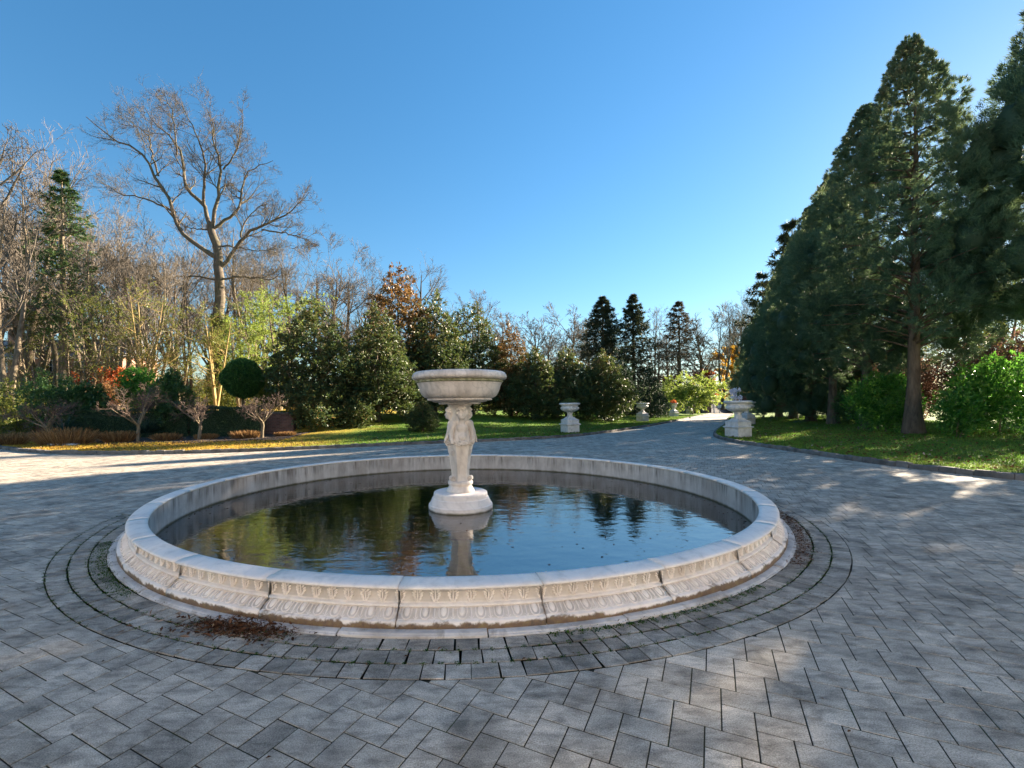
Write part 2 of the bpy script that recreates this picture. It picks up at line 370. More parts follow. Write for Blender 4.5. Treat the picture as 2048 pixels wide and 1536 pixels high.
def grass_mat(name, blade):
    m, nt = new_mat(name); b = NB(nt); p = b.pos(); x, y, z = b.sep(p)
    n = b.noise(.5, 4, .6, p); n2 = b.noise(9, 3, .6, p)
    f = b.math('ADD', b.math('MULTIPLY', n, .7), b.math('MULTIPLY', n2, .3))
    g = b.ramp(f, [(.3, (.06, .135, .018)), (.5, (.11, .205, .03)), (.7, (.19, .245, .05))])
    s = b.ramp(f, [(.32, (.26, .21, .035)), (.5, (.46, .31, .05)), (.68, (.52, .28, .06))])
    k = b.maprange(b.math('ADD', x, b.math('MULTIPLY', b.math('SUBTRACT', n, .5), 9)), -9.5, -4.5, 1, 0)
    c = b.mix(k, g, s)
    # worn brownish edge strip close to the kerbs and fallen leaves under the magnolias
    lf = b.math('MULTIPLY', b.ramp(b.noise(1.1, 4, .7, b.mapv(p, (1, 1, 1), (0, 0, 0), (7, 3, 0))), [(.55, 0), (.68, 1)]), .5)
    c = b.mix(lf, c, (.16, .095, .045))
    if blade:
        c = b.mix(.6, c, b.ramp(b.tone(), [(0, .55), (1, 1.6)]), 'MULTIPLY')
        d = b.bsdf(c, .6, .2)
        tr = b.n('BsdfTranslucent'); b.inp(tr, 'Color', c)
        ms = b.n('MixShader'); ms.inputs[0].default_value = .4; nt.links.new(d, ms.inputs[1]); nt.links.new(tr.outputs[0], ms.inputs[2]); b.out(ms.outputs[0])
    else:
        b.out(b.bsdf(c, .9, .1, b.bump(b.noise(25, 4, .7, p), 1.0, .06)))
    return m
M_LAWN = grass_mat('lawn', False); M_BLADE = grass_mat('grass_blade', True)
M_SOIL = simple_mat('mulch', (.055, .042, .034), (.17, .135, .11), 6, .95, .05, 1.0, .04)
M_LEAFLITTER = simple_mat('fallen_leaves', (.16, .07, .03), (.36, .17, .08), 5, .95, .05, 1.0, .04)
M_ASPHALT = simple_mat('asphalt', (.10, .10, .10), (.17, .165, .16), 6, .9, .1, .5)

def brick_mat(name, c1, c2, mortar, scale, wd=.23, hgt=.076):
    m, nt = new_mat(name); b = NB(nt); p = b.pos()
    x, y, z = b.sep(p); cb = b.n('CombineXYZ'); b.inp(cb, 0, b.math('ADD', x, y)); b.inp(cb, 1, z)
    t = b.n('TexBrick'); b.inp(t, 'Vector', cb.outputs[0]); b.inp(t, 'Color1', c1); b.inp(t, 'Color2', c2); b.inp(t, 'Mortar', mortar)
    b.inp(t, 'Scale', 1.0); b.inp(t, 'Mortar Size', .008); b.inp(t, 'Brick Width', wd); b.inp(t, 'Row Height', hgt)
    c = b.mix(.5, t.outputs['Color'], b.ramp(b.noise(3, 4, .6, p), [(.3, .6), (.7, 1.3)]), 'MULTIPLY')
    b.out(b.bsdf(c, .85, .15, b.bump(t.outputs['Fac'], -.4, .01))); return m
M_BRICK = brick_mat('house_brick', (.30, .13, .08), (.38, .19, .12), (.45, .40, .36), 1, .3, .1)
M_WALLBRICK = brick_mat('garden_brick', (.12, .065, .05), (.19, .10, .08), (.16, .14, .13), 1)
M_ROOF = simple_mat('slate_roof', (.19, .19, .20), (.33, .33, .35), 3, .8, .2, .5)
M_PAINT = simple_mat('white_paint', (.70, .69, .66), (.80, .79, .76), 4, .5, .3, .05)
M_STONEW = simple_mat('field_stone', (.07, .065, .06), (.20, .185, .17), 2.5, .9, .1, 1.0, .06)
def plain(name, c, rough=.4, spec=.4, metallic=0.):
    m, nt = new_mat(name); b = NB(nt); v = b.ramp(b.noise(5, 3, .6, b.pos()), [(.3, tuple(x*.85 for x in c)), (.7, tuple(min(1, x*1.12) for x in c))])
    b.out(b.bsdf(v, rough, spec, None, metallic)); return m
M_GLASS = plain('window_glass', (.03, .035, .045), .08, .7)
M_BIN = plain('bin_plastic', (.012, .035, .05), .45, .4)
M_DARK = plain('dark_metal', (.03, .03, .032), .5, .4)
M_REDP = plain('red_paint', (.38, .10, .05), .6)

# water: clear skin over an algae-covered floor
def water_mat():
    m, nt = new_mat('pool_water'); b = NB(nt); p = b.pos()
    r1 = b.noise(2.4, 2, .5, b.mapv(p, (1, 1.5, 1), (0, 0, .5)), .3)
    r2 = b.noise(11, 2, .5, b.mapv(p, (1, 1.7, 1), (0, 0, -.3)), .2)
    nb = b.bump(b.math('ADD', r1, b.math('MULTIPLY', r2, .22)), .05, .10)
    fr = b.n('Fresnel'); b.inp(fr, 'IOR', 3.4); b.inp(fr, 'Normal', nb)
    tr = b.n('BsdfTransparent'); b.inp(tr, 'Color', (.74, .86, .68))
    gl = b.n('BsdfGlossy'); b.inp(gl, 'Roughness', .015); b.inp(gl, 'Color', (.98, .98, 1)); b.inp(gl, 'Normal', nb)
    ms = b.n('MixShader'); nt.links.new(fr.outputs[0], ms.inputs[0]); nt.links.new(tr.outputs[0], ms.inputs[1]); nt.links.new(gl.outputs[0], ms.inputs[2])
    b.out(ms.outputs[0]); return m
M_WATER = water_mat()
def floor_mat():
    m, nt = new_mat('pool_floor'); b = NB(nt); p = b.pos()
    a = b.noise(.55, 4, .6, p, .6); a2 = b.noise(7, 4, .7, p)
    c = b.ramp(a, [(.36, (.26, .36, .28)), (.48, (.26, .36, .12)), (.58, (.24, .36, .06)), (.72, (.09, .22, .05))])
    c = b.mix(.6, c, b.ramp(a2, [(.3, .5), (.7, 1.6)]), 'MULTIPLY')
    b.out(b.bsdf(c, .9, .1)); return m
M_FLOOR = floor_mat()

# ------------------------------------------------------------------ the lie of the land
CX, CY = -0.30, 7.668            # centre of the pool
R_IN, R_RING = 4.24, 5.06
KL = np.array([(-60, 62), (-42, 40), (-29, 27.5), (-22.5, 21), (-19.28, 18.6), (-16.85, 17.15), (-14.43, 16.2), (-11.47, 15.95), (-9.01, 16.31), (-6.69, 17.1), (-4.16, 18.3), (-1.37, 19.5),
               (1.2, 20.5), (3.37, 21.71), (4.9, 23.0), (6.65, 25.0), (8.77, 27.91), (12.2, 32.9), (17.4, 41.1), (24.3, 52.4), (38.3, 75.5)])
KR = np.array([(34, -12), (22, -4), (14.5, 2.5), (11.9, 6.3), (10.6, 8.9), (10.1, 10.6), (9.98, 12.3), (10.05, 14.47), (10.15, 17.0), (10.4, 19.3), (11.1, 21.6), (12.5, 24.4), (15, 28.7), (18.2, 34.0), (28.7, 52.6), (42.0, 75.5)])
def resample(P, step):
    # Catmull-Rom then even spacing
    Q = []
    for i in range(len(P)-1):
        p0, p1, p2, p3 = P[max(i-1, 0)], P[i], P[i+1], P[min(i+2, len(P)-1)]
        for t in np.linspace(0, 1, 24, endpoint=False):
            Q.append(.5*((2*p1) + (-p0+p2)*t + (2*p0-5*p1+4*p2-p3)*t*t + (-p0+3*p1-3*p2+p3)*t**3))
    Q.append(P[-1]); Q = np.array(Q)
    s = np.r_[0, np.cumsum(np.linalg.norm(np.diff(Q, axis=0), axis=1))]
    u = np.arange(0, s[-1], step)
    return np.stack([np.interp(u, s, Q[:, 0]), np.interp(u, s, Q[:, 1])], -1)
KLs, KRs = resample(KL, .25), resample(KR, .25)
def dist_to(P, x, y):
    x = np.asarray(x, float); y = np.asarray(y, float); sh = x.shape; q = np.stack([x.ravel(), y.ravel()], -1)
    out = np.full(len(q), 1e9); A = P[:-1:2]
    for i in range(0, len(q), 4000):
        out[i:i+4000] = np.sqrt(((q[i:i+4000, None] - A[None])**2).sum(-1)).min(1)
    return out.reshape(sh)
def hills(x, y):
    return S(y, 88, 150)*5.0 + S(y, 150, 400)*10
def wall_y(x): return 24.0 + np.maximum(0, -20 - x)*.55
def z_left(x, y):
    x = np.asarray(x, float); y = np.asarray(y, float); d = dist_to(KLs, x, y)
    bank = .085 + .95*S(d, 1.0, 17)
    up = .085 + .014*np.minimum(d, 8) + 1.2*S(y - wall_y(x), .35, .95) + 2.7*S(y, 42, 74)*S(x, -15, -40)
    wx = S(x, -7.5, -10.5)
    return bank*(1-wx) + up*wx + hills(x, y)
def z_right(x, y):
    x = np.asarray(x, float); y = np.asarray(y, float); d = dist_to(KRs, x, y)
    return .085 + .35*S(d, .8, 14) + hills(x, y)

def loft(inner, outer, rows, zf, power=2.6):
    n = len(inner); s = np.linspace(0, 1, n)
    so_ = np.linspace(0, 1, len(outer)); outer = np.array(outer, float)
    O = np.stack([np.interp(s, so_, outer[:, 0]), np.interp(s, so_, outer[:, 1])], -1)
    t = np.linspace(0, 1, rows)**power
    P = inner[:, None]*(1-t)[None, :, None] + O[:, None]*t[None, :, None]
    z = zf(P[..., 0], P[..., 1])
    V = np.concatenate([P, z[..., None]], -1).reshape(-1, 3)
    i, j = np.meshgrid(np.arange(n-1), np.arange(rows-1), indexing='ij')
    Q = np.stack([i*rows+j, i*rows+j+1, (i+1)*rows+j+1, (i+1)*rows+j], -1).reshape(-1, 4)
    return V, Q, P
OUT_L = [(-420, 90), (-420, 250), (-330, 420), (-180, 520), (0, 560), (160, 540), (230, 500)]
OUT_R = [(300, -160), (420, -60), (470, 60), (480, 200), (440, 330), (360, 440), (240, 500)]
g = Geo(); V, Q, _ = loft(KLs[::3], OUT_L, 90, z_left, 2.8); g.add(V, Q[:, ::-1]); lawn_l = gobj('lawn', g, M_LAWN, kind='structure')
g = Geo(); V, Q, _ = loft(KRs[::3], OUT_R, 80, z_right, 2.8); g.add(V, Q); lawn_r = gobj('lawn', g, M_LAWN, kind='structure')
# road beyond the gate and the ground under everything
g = Geo(); n = 40
xs = np.linspace(20, 62, 22); ys = np.linspace(74, 120, 24)
X, Y = np.meshgrid(xs, ys, indexing='ij')
Vz = -.06 + hills(X, Y)*.98 - .1*S(Y, 70, 76)
i, j = np.meshgrid(np.arange(21), np.arange(23), indexing='ij')
g.add(np.stack([X, Y, Vz], -1).reshape(-1, 3), np.stack([i*24+j, (i+1)*24+j, (i+1)*24+j+1, i*24+j+1], -1).reshape(-1, 4))
gobj('road', g, M_ASPHALT, kind='structure')
g = Geo(); g.add([(-700, -400, -.6), (700, -400, -.6), (700, 900, -.6), (-700, 900, -.6)], [(0, 1, 2, 3)]); gobj('ground', g, M_LAWN, kind='structure')

# soil bed along the garden wall, and leaf-strewn ground beyond it
def sheet(name, xs, ys, zf, mat, dz=.02, mask=None):
    X, Y = np.meshgrid(xs, ys, indexing='ij'); Y = Y if mask is None else mask(X, Y)
    Z = zf(X, Y) + dz + rng.normal(0, .008, X.shape); n_, m_ = X.shape
    i, j = np.meshgrid(np.arange(n_-1), np.arange(m_-1), indexing='ij')
    g = Geo(); g.add(np.stack([X, Y, Z], -1).reshape(-1, 3), np.stack([i*m_+j, (i+1)*m_+j, (i+1)*m_+j+1, i*m_+j+1], -1).reshape(-1, 4))
    return gobj(name, g, mat, kind='structure')
def bedmask(X, Y):
    y0 = np.interp(X, [-24, -19, -15, -11, -7, -4.2], [22.6, 20.6, 19.2, 19.4, 20.8, 22.2]) + .25*np.sin(X*1.7) + .1*np.sin(X*5)
    return y0 + (Y)*(wall_y(X) - .1 - y0)
sheet('planting_bed', np.linspace(-25, -8.6, 110), np.linspace(0, 1, 14), z_left, M_SOIL, .03, bedmask)
sheet('leafy_ground', np.linspace(-60, -27, 40), np.linspace(29, 42, 20), z_left, M_LEAFLITTER, .02, lambda X, Y: Y + np.maximum(0, -20-X)*.3)

# ------------------------------------------------------------------ paving
bed = Geo()
ang = np.linspace(0, 2*PI, 97)[:-1]
poly = np.vstack([KLs[(KLs[:, 0] > -60)], KRs[::-1], [(34, -30), (-60, -30)]])
# a fan-free sheet: strips between the two kerbs
def strip_sheet():
    g = Geo()
    # plaza as grid of cells cut loosely by the kerbs (kerb stones and lawn cover the rim)
    xs = np.linspace(-62, 36, 99); ys = np.linspace(-30, 30, 61)
    from_kl = lambda x: np.interp(x, KLs[:, 0], KLs[:, 1])
    X = np.repeat(xs[:, None], 2, 1); top = from_kl(xs) + .05
    top = np.where(xs > 9.9, np.interp(xs, [9.9, 10.6, 11.9, 14.5, 22, 34], [29.6, 8.9, 6.3, 2.5, -4, -12]), top)
    m = 40; t = np.linspace(0, 1, m)
    xx = np.unique(np.r_[xs, np.linspace(9.6, 15, 30)])
    # right boundary: stack rows by Y instead
    ys = np.unique(np.r_[np.linspace(-30, 16, 47), np.linspace(16, 75.4, 120)])
    kl_y = KLs[np.argmin(KLs[:, 1]):]
    L = np.where(ys < KLs[:, 1].min()+.02, -62, np.interp(ys, kl_y[:, 1], kl_y[:, 0]))
    Rr = np.interp(ys, KRs[:, 1], KRs[:, 0])
    for a in range(len(ys)-1):
        ns = 4
        u = np.linspace(0, 1, ns+1)
        V = [(L[a]*(1-q)+Rr[a]*q, ys[a], 0) for q in u] + [(L[a+1]*(1-q)+Rr[a+1]*q, ys[a+1], 0) for q in u]
        g.add(V, [(k, k+1, ns+2+k, ns+1+k) for k in range(ns)])
    # wedge left of the lawn's nose
    kl_n = KLs[:np.argmin(KLs[:, 1])+1]
    for a in range(len(kl_n)-1):
        g.add([(kl_n[a, 0], kl_n[a, 1], 0), (-90, kl_n[a, 1], 0), (-90, kl_n[a+1, 1], 0), (kl_n[a+1, 0], kl_n[a+1, 1], 0)], [(0, 1, 2, 3)])
    return g
g = strip_sheet()
for k in range(len(g.V)): g.V[k][:, 2] = -.0030
# open the sheet where the pool stands: the pool floor lies lower, so cut cells inside the pool radius
driveway = None
def cut_pool(g):
    # replace strips crossing the pool by a ring-mapped patch
    V = np.concatenate(g.V); Q = np.concatenate(g.Q)
    c = V[Q].mean(1); x0, x1, y0, y1 = CX-6, CX+6, CY-6, CY+6
    return V, Q
V0, Q0 = cut_pool(g)
# build the bed again with a hole: split into far part (y>14), near part (y<2), and the middle band with a circular hole
g = Geo()
mid0, mid1 = 2.0, 14.0
c = V0[Q0].mean(1); keep = (c[:, 1] > mid1) | (c[:, 1] < mid0)
g.add(V0, Q0[keep])
yv = np.unique(V0[:, 1]); lo = yv[np.searchsorted(yv, mid0)] if False else None
ymin = V0[Q0[c[:, 1] < mid0]][..., 1].max(); ymax = V0[Q0[c[:, 1] > mid1]][..., 1].min()
th = np.linspace(0, 2*PI, 145)
def rim_pt(a):
    # ray from the pool centre to the rectangle-with-kerb boundary of the band
    dx, dy = math.cos(a), math.sin(a); t = 1e9
    if dy > 1e-9: t = min(t, (ymax-CY)/dy)
    if dy < -1e-9: t = min(t, (ymin-CY)/dy)
    if dx < -1e-9: t = min(t, (-62-CX)/dx)
    if dx > 1e-9:
        ts = np.linspace(0, 60, 1200); px, py = CX+dx*ts, CY+dy*ts
        bad = px > np.interp(py, KRs[:, 1], KRs[:, 0]) + .02
        if bad.any(): t = min(t, ts[np.argmax(bad)])
    return (CX+dx*t, CY+dy*t)
corners = [math.atan2(ymax-CY, -62-CX), math.atan2(ymin-CY, -62-CX) % (2*PI)]
th = np.unique(np.r_[th[:-1], np.array(corners) % (2*PI), np.linspace(-.9, 1.0, 120) % (2*PI)]); th = np.r_[th, th[0]+2*PI]
VV = []
for a in th:
    o_ = rim_pt(a)
    VV += [(CX+4.4*math.cos(a), CY+4.4*math.sin(a), -.0030), (*o_, -.0030)]
n = len(th)
g.add(VV, [(2*k, 2*k+1, 2*k+3, 2*k+2) for k in range(n-1)])
driveway = gobj('driveway', g, M_JOINT, kind='structure', smooth=False)

# herringbone of 23 x 15 cm pavers
PW, PL = .1465, .2195
TH = math.radians(-27.0); ux = np.array([math.cos(TH), math.sin(TH)]); vy = np.array([-math.sin(TH), math.cos(TH)])
O0 = np.array([-.887, 2.311]) - ux*PL/2 - vy*PW/2
def in_paved(P):
    x, y = P[:, 0], P[:, 1]
    kl_y = KLs[np.argmin(KLs[:, 1]):]
    L = np.where(y < kl_y[0, 1], -1e3, np.interp(y, kl_y[:, 1], kl_y[:, 0]))
    kn = KLs[:np.argmin(KLs[:, 1])+1][::-1]
    nose_x = np.interp(y, kn[:, 1], kn[:, 0])                 # left flank of the lawn
    okl = (x > L - .05) | ((y >= kn[0, 1]) & (x < nose_x + .05)) | (y < kl_y[0, 1])
    R_ = np.interp(y, KRs[:, 1], KRs[:, 0])
    return okl & (x < R_ + .05) & (y < 75)
rects = []
NI, NJ = 420, 420
ii, jj = np.meshgrid(np.arange(-NI, NI), np.arange(-NJ, NJ), indexing='ij'); ii = ii.ravel(); jj = jj.ravel()
bu = ii*PW - jj*PL; bv = ii*PW + jj*PL
for du, dv, su, sv in ((0, 0, PL, PW), (0, PW, PW, PL)):
    u0, v0 = bu+du, bv+dv
    C = np.stack([np.stack([u0, v0], -1), np.stack([u0+su, v0], -1), np.stack([u0+su, v0+sv], -1), np.stack([u0, v0+sv], -1)], 1)
    rects.append(C)
C = np.concatenate(rects)                                     # (N,4,2) in u,v ; mirrored in v for the laying direction seen
W2 = O0 + C[..., 0:1]*ux + (PW - C[..., 1:2])*vy
cen = W2.mean(1)
vis = (cen[:, 1] > -2.5) & (cen[:, 1] < 75) & (np.abs(cen[:, 0] - .07*cen[:, 1]) < 1.4*np.maximum(cen[:, 1], 0) + 7)
W2, cen = W2[vis], cen[vis]
ok = in_paved(cen); W2, cen = W2[ok], cen[ok]
rc = np.hypot(W2[..., 0]-CX, W2[..., 1]-CY)
RG = R_RING + .0005
whole = rc.min(1) > RG; crossing = (rc.max(1) > RG + .012) & ~whole
def inset(poly, d):
    "shrink a convex polygon"
    n = len(poly); out = []
    c_ = poly.mean(0)
    a2 = np.roll(poly, -1, 0) - poly; area = (poly[:, 0]*np.roll(poly[:, 1], -1) - poly[:, 1]*np.roll(poly[:, 0], -1)).sum()
    sg = 1 if area > 0 else -1
    for k in range(n):
        e0 = nrm(poly[k] - poly[k-1]); e1 = nrm(poly[(k+1) % n] - poly[k])
        n0 = sg*np.array([-e0[1], e0[0]]); n1 = sg*np.array([-e1[1], e1[0]])
        m_ = n0 + n1; m_ = m_/max(.35, (1 + n0 @ n1))
        out.append(poly[k] + m_*d)
    return np.array(out) if sg > 0 else np.array(out)[::-1]
def clip_half(poly, nrm2, off):
    "keep nrm2.x >= off"
    out = []; d = poly @ nrm2 - off
    for k in range(len(poly)):
        a, b_ = poly[k], poly[(k+1) % len(poly)]; da, db = d[k], d[(k+1) % len(poly)]
        if da >= 0: out.append(a)
        if da*db < 0: out.append(a + (b_-a)*da/(da-db))
    return np.array(out)
def stone(g, poly, z, tilt, tone):
    "a paver from its outline: chamfered top, sides down into the joint"
    n = len(poly); a = inset(poly, .0034); b_ = inset(poly, .0046); c_ = poly.mean(0)
    zt = z + (b_ - c_) @ tilt; za = z - .0012 + (a - c_) @ tilt
    V = np.vstack([np.c_[b_, zt], np.c_[a, za], np.c_[a, np.full(n, -.03)]])
    Q, T = [], []
    for k in range(n):
        k2 = (k+1) % n
        Q += [(n+k, n+k2, k2, k), (2*n+k, 2*n+k2, n+k2, n+k)]
    if n == 4: Q.append((0, 1, 2, 3))
    else: T += [(0, k, k+1) for k in range(1, n-1)]
    g.add(V, Q, T, tone=tone)
order = np.argsort(cen[:, 1] + 0.35*np.abs(cen[:, 0]-.07*cen[:, 1]))
inview = (np.abs(cen[:, 0] - .07*cen[:, 1]) < 1.12*cen[:, 1] + .1) & (cen[:, 1] > 1.85)
single = [k for k in order if (whole[k] or crossing[k]) and inview[k]][:298]
sset = set(single)
field = Geo()
def paver_outline(k):
    P = W2[k][::-1] if np.cross(W2[k][1]-W2[k][0], W2[k][2]-W2[k][1]) < 0 else W2[k]
    if crossing[k]:
        d = cen[k] - np.array([CX, CY]); m_ = d/np.hypot(*d)
        P = clip_half(P, m_, m_ @ np.array([CX, CY]) + RG)
        if len(P) < 3: return None
        e = np.linalg.norm(np.roll(P, -1, 0)-P, axis=1)
        P = P[e > .012]
        if len(P) < 3: return None
        A = .5*abs((P[:, 0]*np.roll(P[:, 1], -1) - P[:, 1]*np.roll(P[:, 0], -1)).sum())
        if A < .0012: return None
    return P
tones = np.clip(rng.normal(.52, .15, len(W2)) + .22*(rng.uniform(0, 1, len(W2)) < .04)*rng.choice([-1, 1], len(W2)), 0, 1)
zj = rng.normal(0, .0006, len(W2)); tl = rng.normal(0, .0035, (len(W2), 2))
wh = np.where(whole)[0]; wh = np.array([k for k in wh if k not in sset])
# whole pavers in one sweep
P = W2[wh]; cr = np.cross(P[:, 1]-P[:, 0], P[:, 2]-P[:, 1]); P = np.where((cr < 0)[:, None, None], P[:, ::-1], P)
c_ = P.mean(1, keepdims=True); ex = P - c_
def shrink(d):
    e1 = nrm(P[:, 1]-P[:, 0]); e2 = nrm(P[:, 3]-P[:, 0])
    s1 = np.array([1, -1, -1, 1])[None, :, None]; s2 = np.array([1, 1, -1, -1])[None, :, None]
    return P + d*(s1*e1[:, None] + s2*e2[:, None])
a, b_ = shrink(.0034), shrink(.0046)
far_ = cen[wh, 1] > 14
zt = zj[wh][:, None] + ((b_-c_)*tl[wh][:, None]).sum(-1); za = zj[wh][:, None] - .0012 + ((a-c_)*tl[wh][:, None]).sum(-1)
V = np.concatenate([np.concatenate([b_, zt[..., None]], -1), np.concatenate([a, za[..., None]], -1), np.concatenate([a, np.full((*za.shape, 1), -.02)], -1)], 1)
base = np.arange(len(wh))[:, None, None]*12
q = np.array([(0, 1, 2, 3)] + [(4+k, 4+(k+1) % 4, (k+1) % 4, k) for k in range(4)] + [(8+k, 8+(k+1) % 4, 4+(k+1) % 4, 4+k) for k in range(4)])
field.add(V.reshape(-1, 3), (base + q[None]).reshape(-1, 4), tone=np.repeat(tones[wh], 12))
for k in np.where(crossing)[0]:
    if k in sset: continue
    P_ = paver_outline(k)
    if P_ is not None: stone(field, P_, zj[k], tl[k], tones[k])
gobj('paver_field', field, M_PAVE, driveway, smooth=False, kind='stuff')
for k in single:
    P_ = paver_outline(k)
    if P_ is None: continue
    g = Geo(); stone(g, P_, zj[k], tl[k], tones[k]); gobj('paver', g, M_PAVE, driveway, smooth=False)

# three rings of cobbles round the pool
g = Geo(); n = 160; th = np.linspace(0, 2*PI, n+1)
VV = []
for a in th: VV += [(CX+4.45*math.cos(a), CY+4.45*math.sin(a), -.0030), (CX+(R_RING)*math.cos(a), CY+(R_RING)*math.sin(a), -.0030)]
g.add(VV, [(2*k, 2*k+1, 2*k+3, 2*k+2) for k in range(n)])
paver_ring = gobj('paver_ring', g, M_JOINT, smooth=False, kind='structure')
ring_items = []
for r0, r1, cnt, ph in ((4.60, 4.745, 186, .3), (4.75, 4.90, 192, .1), (4.905, 5.0585, 200, .55)):
    edges = np.arange(cnt+1) + np.r_[0, rng.normal(0, .06, cnt-1), 0]
    edges = (edges + ph)/cnt*2*PI; edges[-1] = edges[0] + 2*PI
    for k in range(cnt):
        gp = .0012/r0; a0, a1 = edges[k]+gp, edges[k+1]-gp
        P_ = np.array([(CX+r*math.cos(a), CY+r*math.sin(a)) for r, a in ((r0, a0), (r1-.001, a0), (r1-.001, a1), (r0, a1))])
        j = rng.normal(0, .003, (4, 2)); ring_items.append(P_ + j)
rcen = np.array([p.mean(0) for p in ring_items])
size = 1/np.maximum(rcen[:, 1], .5)**3
size[(np.abs(rcen[:, 0]-.07*rcen[:, 1]) > 1.12*rcen[:, 1])] = 0
hid = (np.hypot(rcen[:, 0]-CX, rcen[:, 1]-CY) < 5.2) & (rcen[:, 1] > CY + 2.0); size[hid] *= .2
top = set(np.argsort(-size)[:298]); rest = Geo()
for k, P_ in enumerate(ring_items):
    t = float(np.clip(rng.normal(.30, .2), 0, 1)); z = rng.normal(.0022, .001); ti = rng.normal(0, .006, 2)
    if k in top:
        g = Geo(); stone(g, P_, z, ti, t); gobj('paver', g, M_PAVE, paver_ring, smooth=False)
    else: stone(rest, P_, z, ti, t)
gobj('paver_run', rest, M_PAVE, paver_ring, smooth=False, kind='stuff')

# kerbs
def kerb(P, inside):
    root = Geo(); n = len(P)
    mid = P; tg = nrm(np.gradient(mid, axis=0)); nn = np.stack([-tg[:, 1], tg[:, 0]], -1)*inside
    lo, hi = mid + nn*.01, mid + nn*.125
    V = np.vstack([np.c_[lo, np.full(n, -.02)], np.c_[lo, np.full(n, .06)], np.c_[hi, np.full(n, .06)]])
    q = [(k, k+1, n+k+1, n+k) for k in range(n-1)] + [(n+k, n+k+1, 2*n+k+1, 2*n+k) for k in range(n-1)]
    root.add(V, q); o = gobj('kerb', root, M_JOINT, kind='structure', smooth=False)
    me = None
    s = np.r_[0, np.cumsum(np.linalg.norm(np.diff(P, axis=0), axis=1))]
    meshes = []
    for v in range(4):
        g = Geo(); box(g, (0, 0, .035), (.30, .145, .17), bev=.016)
        g.V[0] += rng.normal(0, .006, g.V[0].shape)
        me = g.mesh('kerb_stone', False); me.materials.append(M_KERB); meshes.append(me)
    pos = 0; cnt = 0
    while pos < s[-1] - .4:
        x, y = np.interp(pos+.15, s, P[:, 0]), np.interp(pos+.15, s, P[:, 1])
        far = math.hypot(x, y); ln = .30 if far < 30 else .60
        k = min(np.searchsorted(s, pos+.15), n-1)
        a = math.atan2(tg[k, 1], tg[k, 0])
        on = abs(x-.07*y) < 1.3*abs(y)+6 and y > .5
        if on and cnt < 298:
            so_ = mobj('kerb_stone', meshes[cnt % 4], None, o, (x + nn[k, 0]*.07, y + nn[k, 1]*.07, rng.normal(0, .008)), (rng.normal(0, .03), rng.normal(0, .02), a + rng.normal(0, .02)), (ln/.30*.97, 1, 1))
            cnt += 1
        pos += ln
    return o
kerb(KLs[(KLs[:, 0] > -30)], 1); kerb(KRs[KRs[:, 1] > .2], -1)

# grass blades on the lawns that show
def grass(P0, inside, width, cnt, zf, lo, hi, keep):
    s = rng.uniform(0, 1, cnt*3); k = s*(len(P0)-2); i = k.astype(int); f = (k-i)[:, None]
    tg = nrm(np.gradient(P0, axis=0)); nn = np.stack([-tg[:, 1], tg[:, 0]], -1)*inside
    d = .13 + width*rng.uniform(0, 1, cnt*3)**1.6
    p = P0[i]*(1-f) + P0[i+1]*f + nn[i]*d[:, None]
    ok = keep(p); p = p[ok][:cnt]
    z = zf(p[:, 0], p[:, 1]); n_ = len(p)
    dd = rng.normal(0, .45, (n_, 3)); dd[:, 2] = 1; dd = nrm(dd)
    D = np.hypot(p[:, 0], p[:, 1])
    g = Geo(); needles(g, np.c_[p, z-.01], dd, rng.uniform(lo, hi, n_), .006 + .0011*D, rng.uniform(0, 1, n_))
    return g
def kpl(p):
    y0 = np.interp(p[:, 0], [-24, -19, -15, -11, -7, -4.2], [22.6, 20.6, 19.2, 19.4, 20.8, 22.2])
    return (np.abs(p[:, 0]-.07*p[:, 1]) < 1.15*p[:, 1]) & ((p[:, 0] > -6) | (p[:, 1] < y0 + .4)) & (p[:, 1] < 60) & (dist_to(KRs, p[:, 0], p[:, 1]) > 3.5)
kl_vis = KLs[(KLs[:, 0] > -21) & (KLs[:, 1] < 60)]
gobj('grass', grass(kl_vis, 1, 12, 90000, z_left, .05, .11, kpl), M_BLADE, kind='stuff')
kr_vis = KRs[(KRs[:, 1] > 6.5) & (KRs[:, 1] < 50)]
gobj('grass', grass(kr_vis, -1, 11, 90000, z_right, .05, .11, lambda p: (p[:, 1] > 5) & (np.abs(p[:, 0]-.07*p[:, 1]) < 1.2*p[:, 1]+1)), M_BLADE, kind='stuff')

# ------------------------------------------------------------------ the pool
pool = thing('fountain_pool', 'wide round white marble pool with carved leaf and egg border in the paved circle', 'fountain pool', (CX, CY, 0))
NSEG = 27; dA = 2*PI/NSEG; A0 = math.radians(-93.6)
gap = .0035/4.4
g = Geo()
cop = [(4.245, .255), (4.24, .270), (4.243, .282), (4.252, .290), (4.29, .294), (4.36, .293), (4.41, .290), (4.436, .284), (4.446, .276), (4.446, .268), (4.438, .261), (4.40, .258), (4.30, .255)]
arc_lathe(g, cop, gap, dA-gap, 10); me_cop = g.mesh('coping_stone')
g = Geo()
fac = [(4.26, .257), (4.396, .257), (4.392, .250), (4.381, .235), (4.375, .21), (4.375, .185), (4.380, .168), (4.388, .160), (4.390, .155), (4.404, .154), (4.417, .149), (4.422, .141), (4.418, .133), (4.406, .127), (4.402, .1245),
       (4.414, .1225), (4.440, .114), (4.466, .100), (4.486, .085), (4.494, .078), (4.510, .077), (4.518, .072), (4.521, .045), (4.523, -.02), (4.26, -.02)]
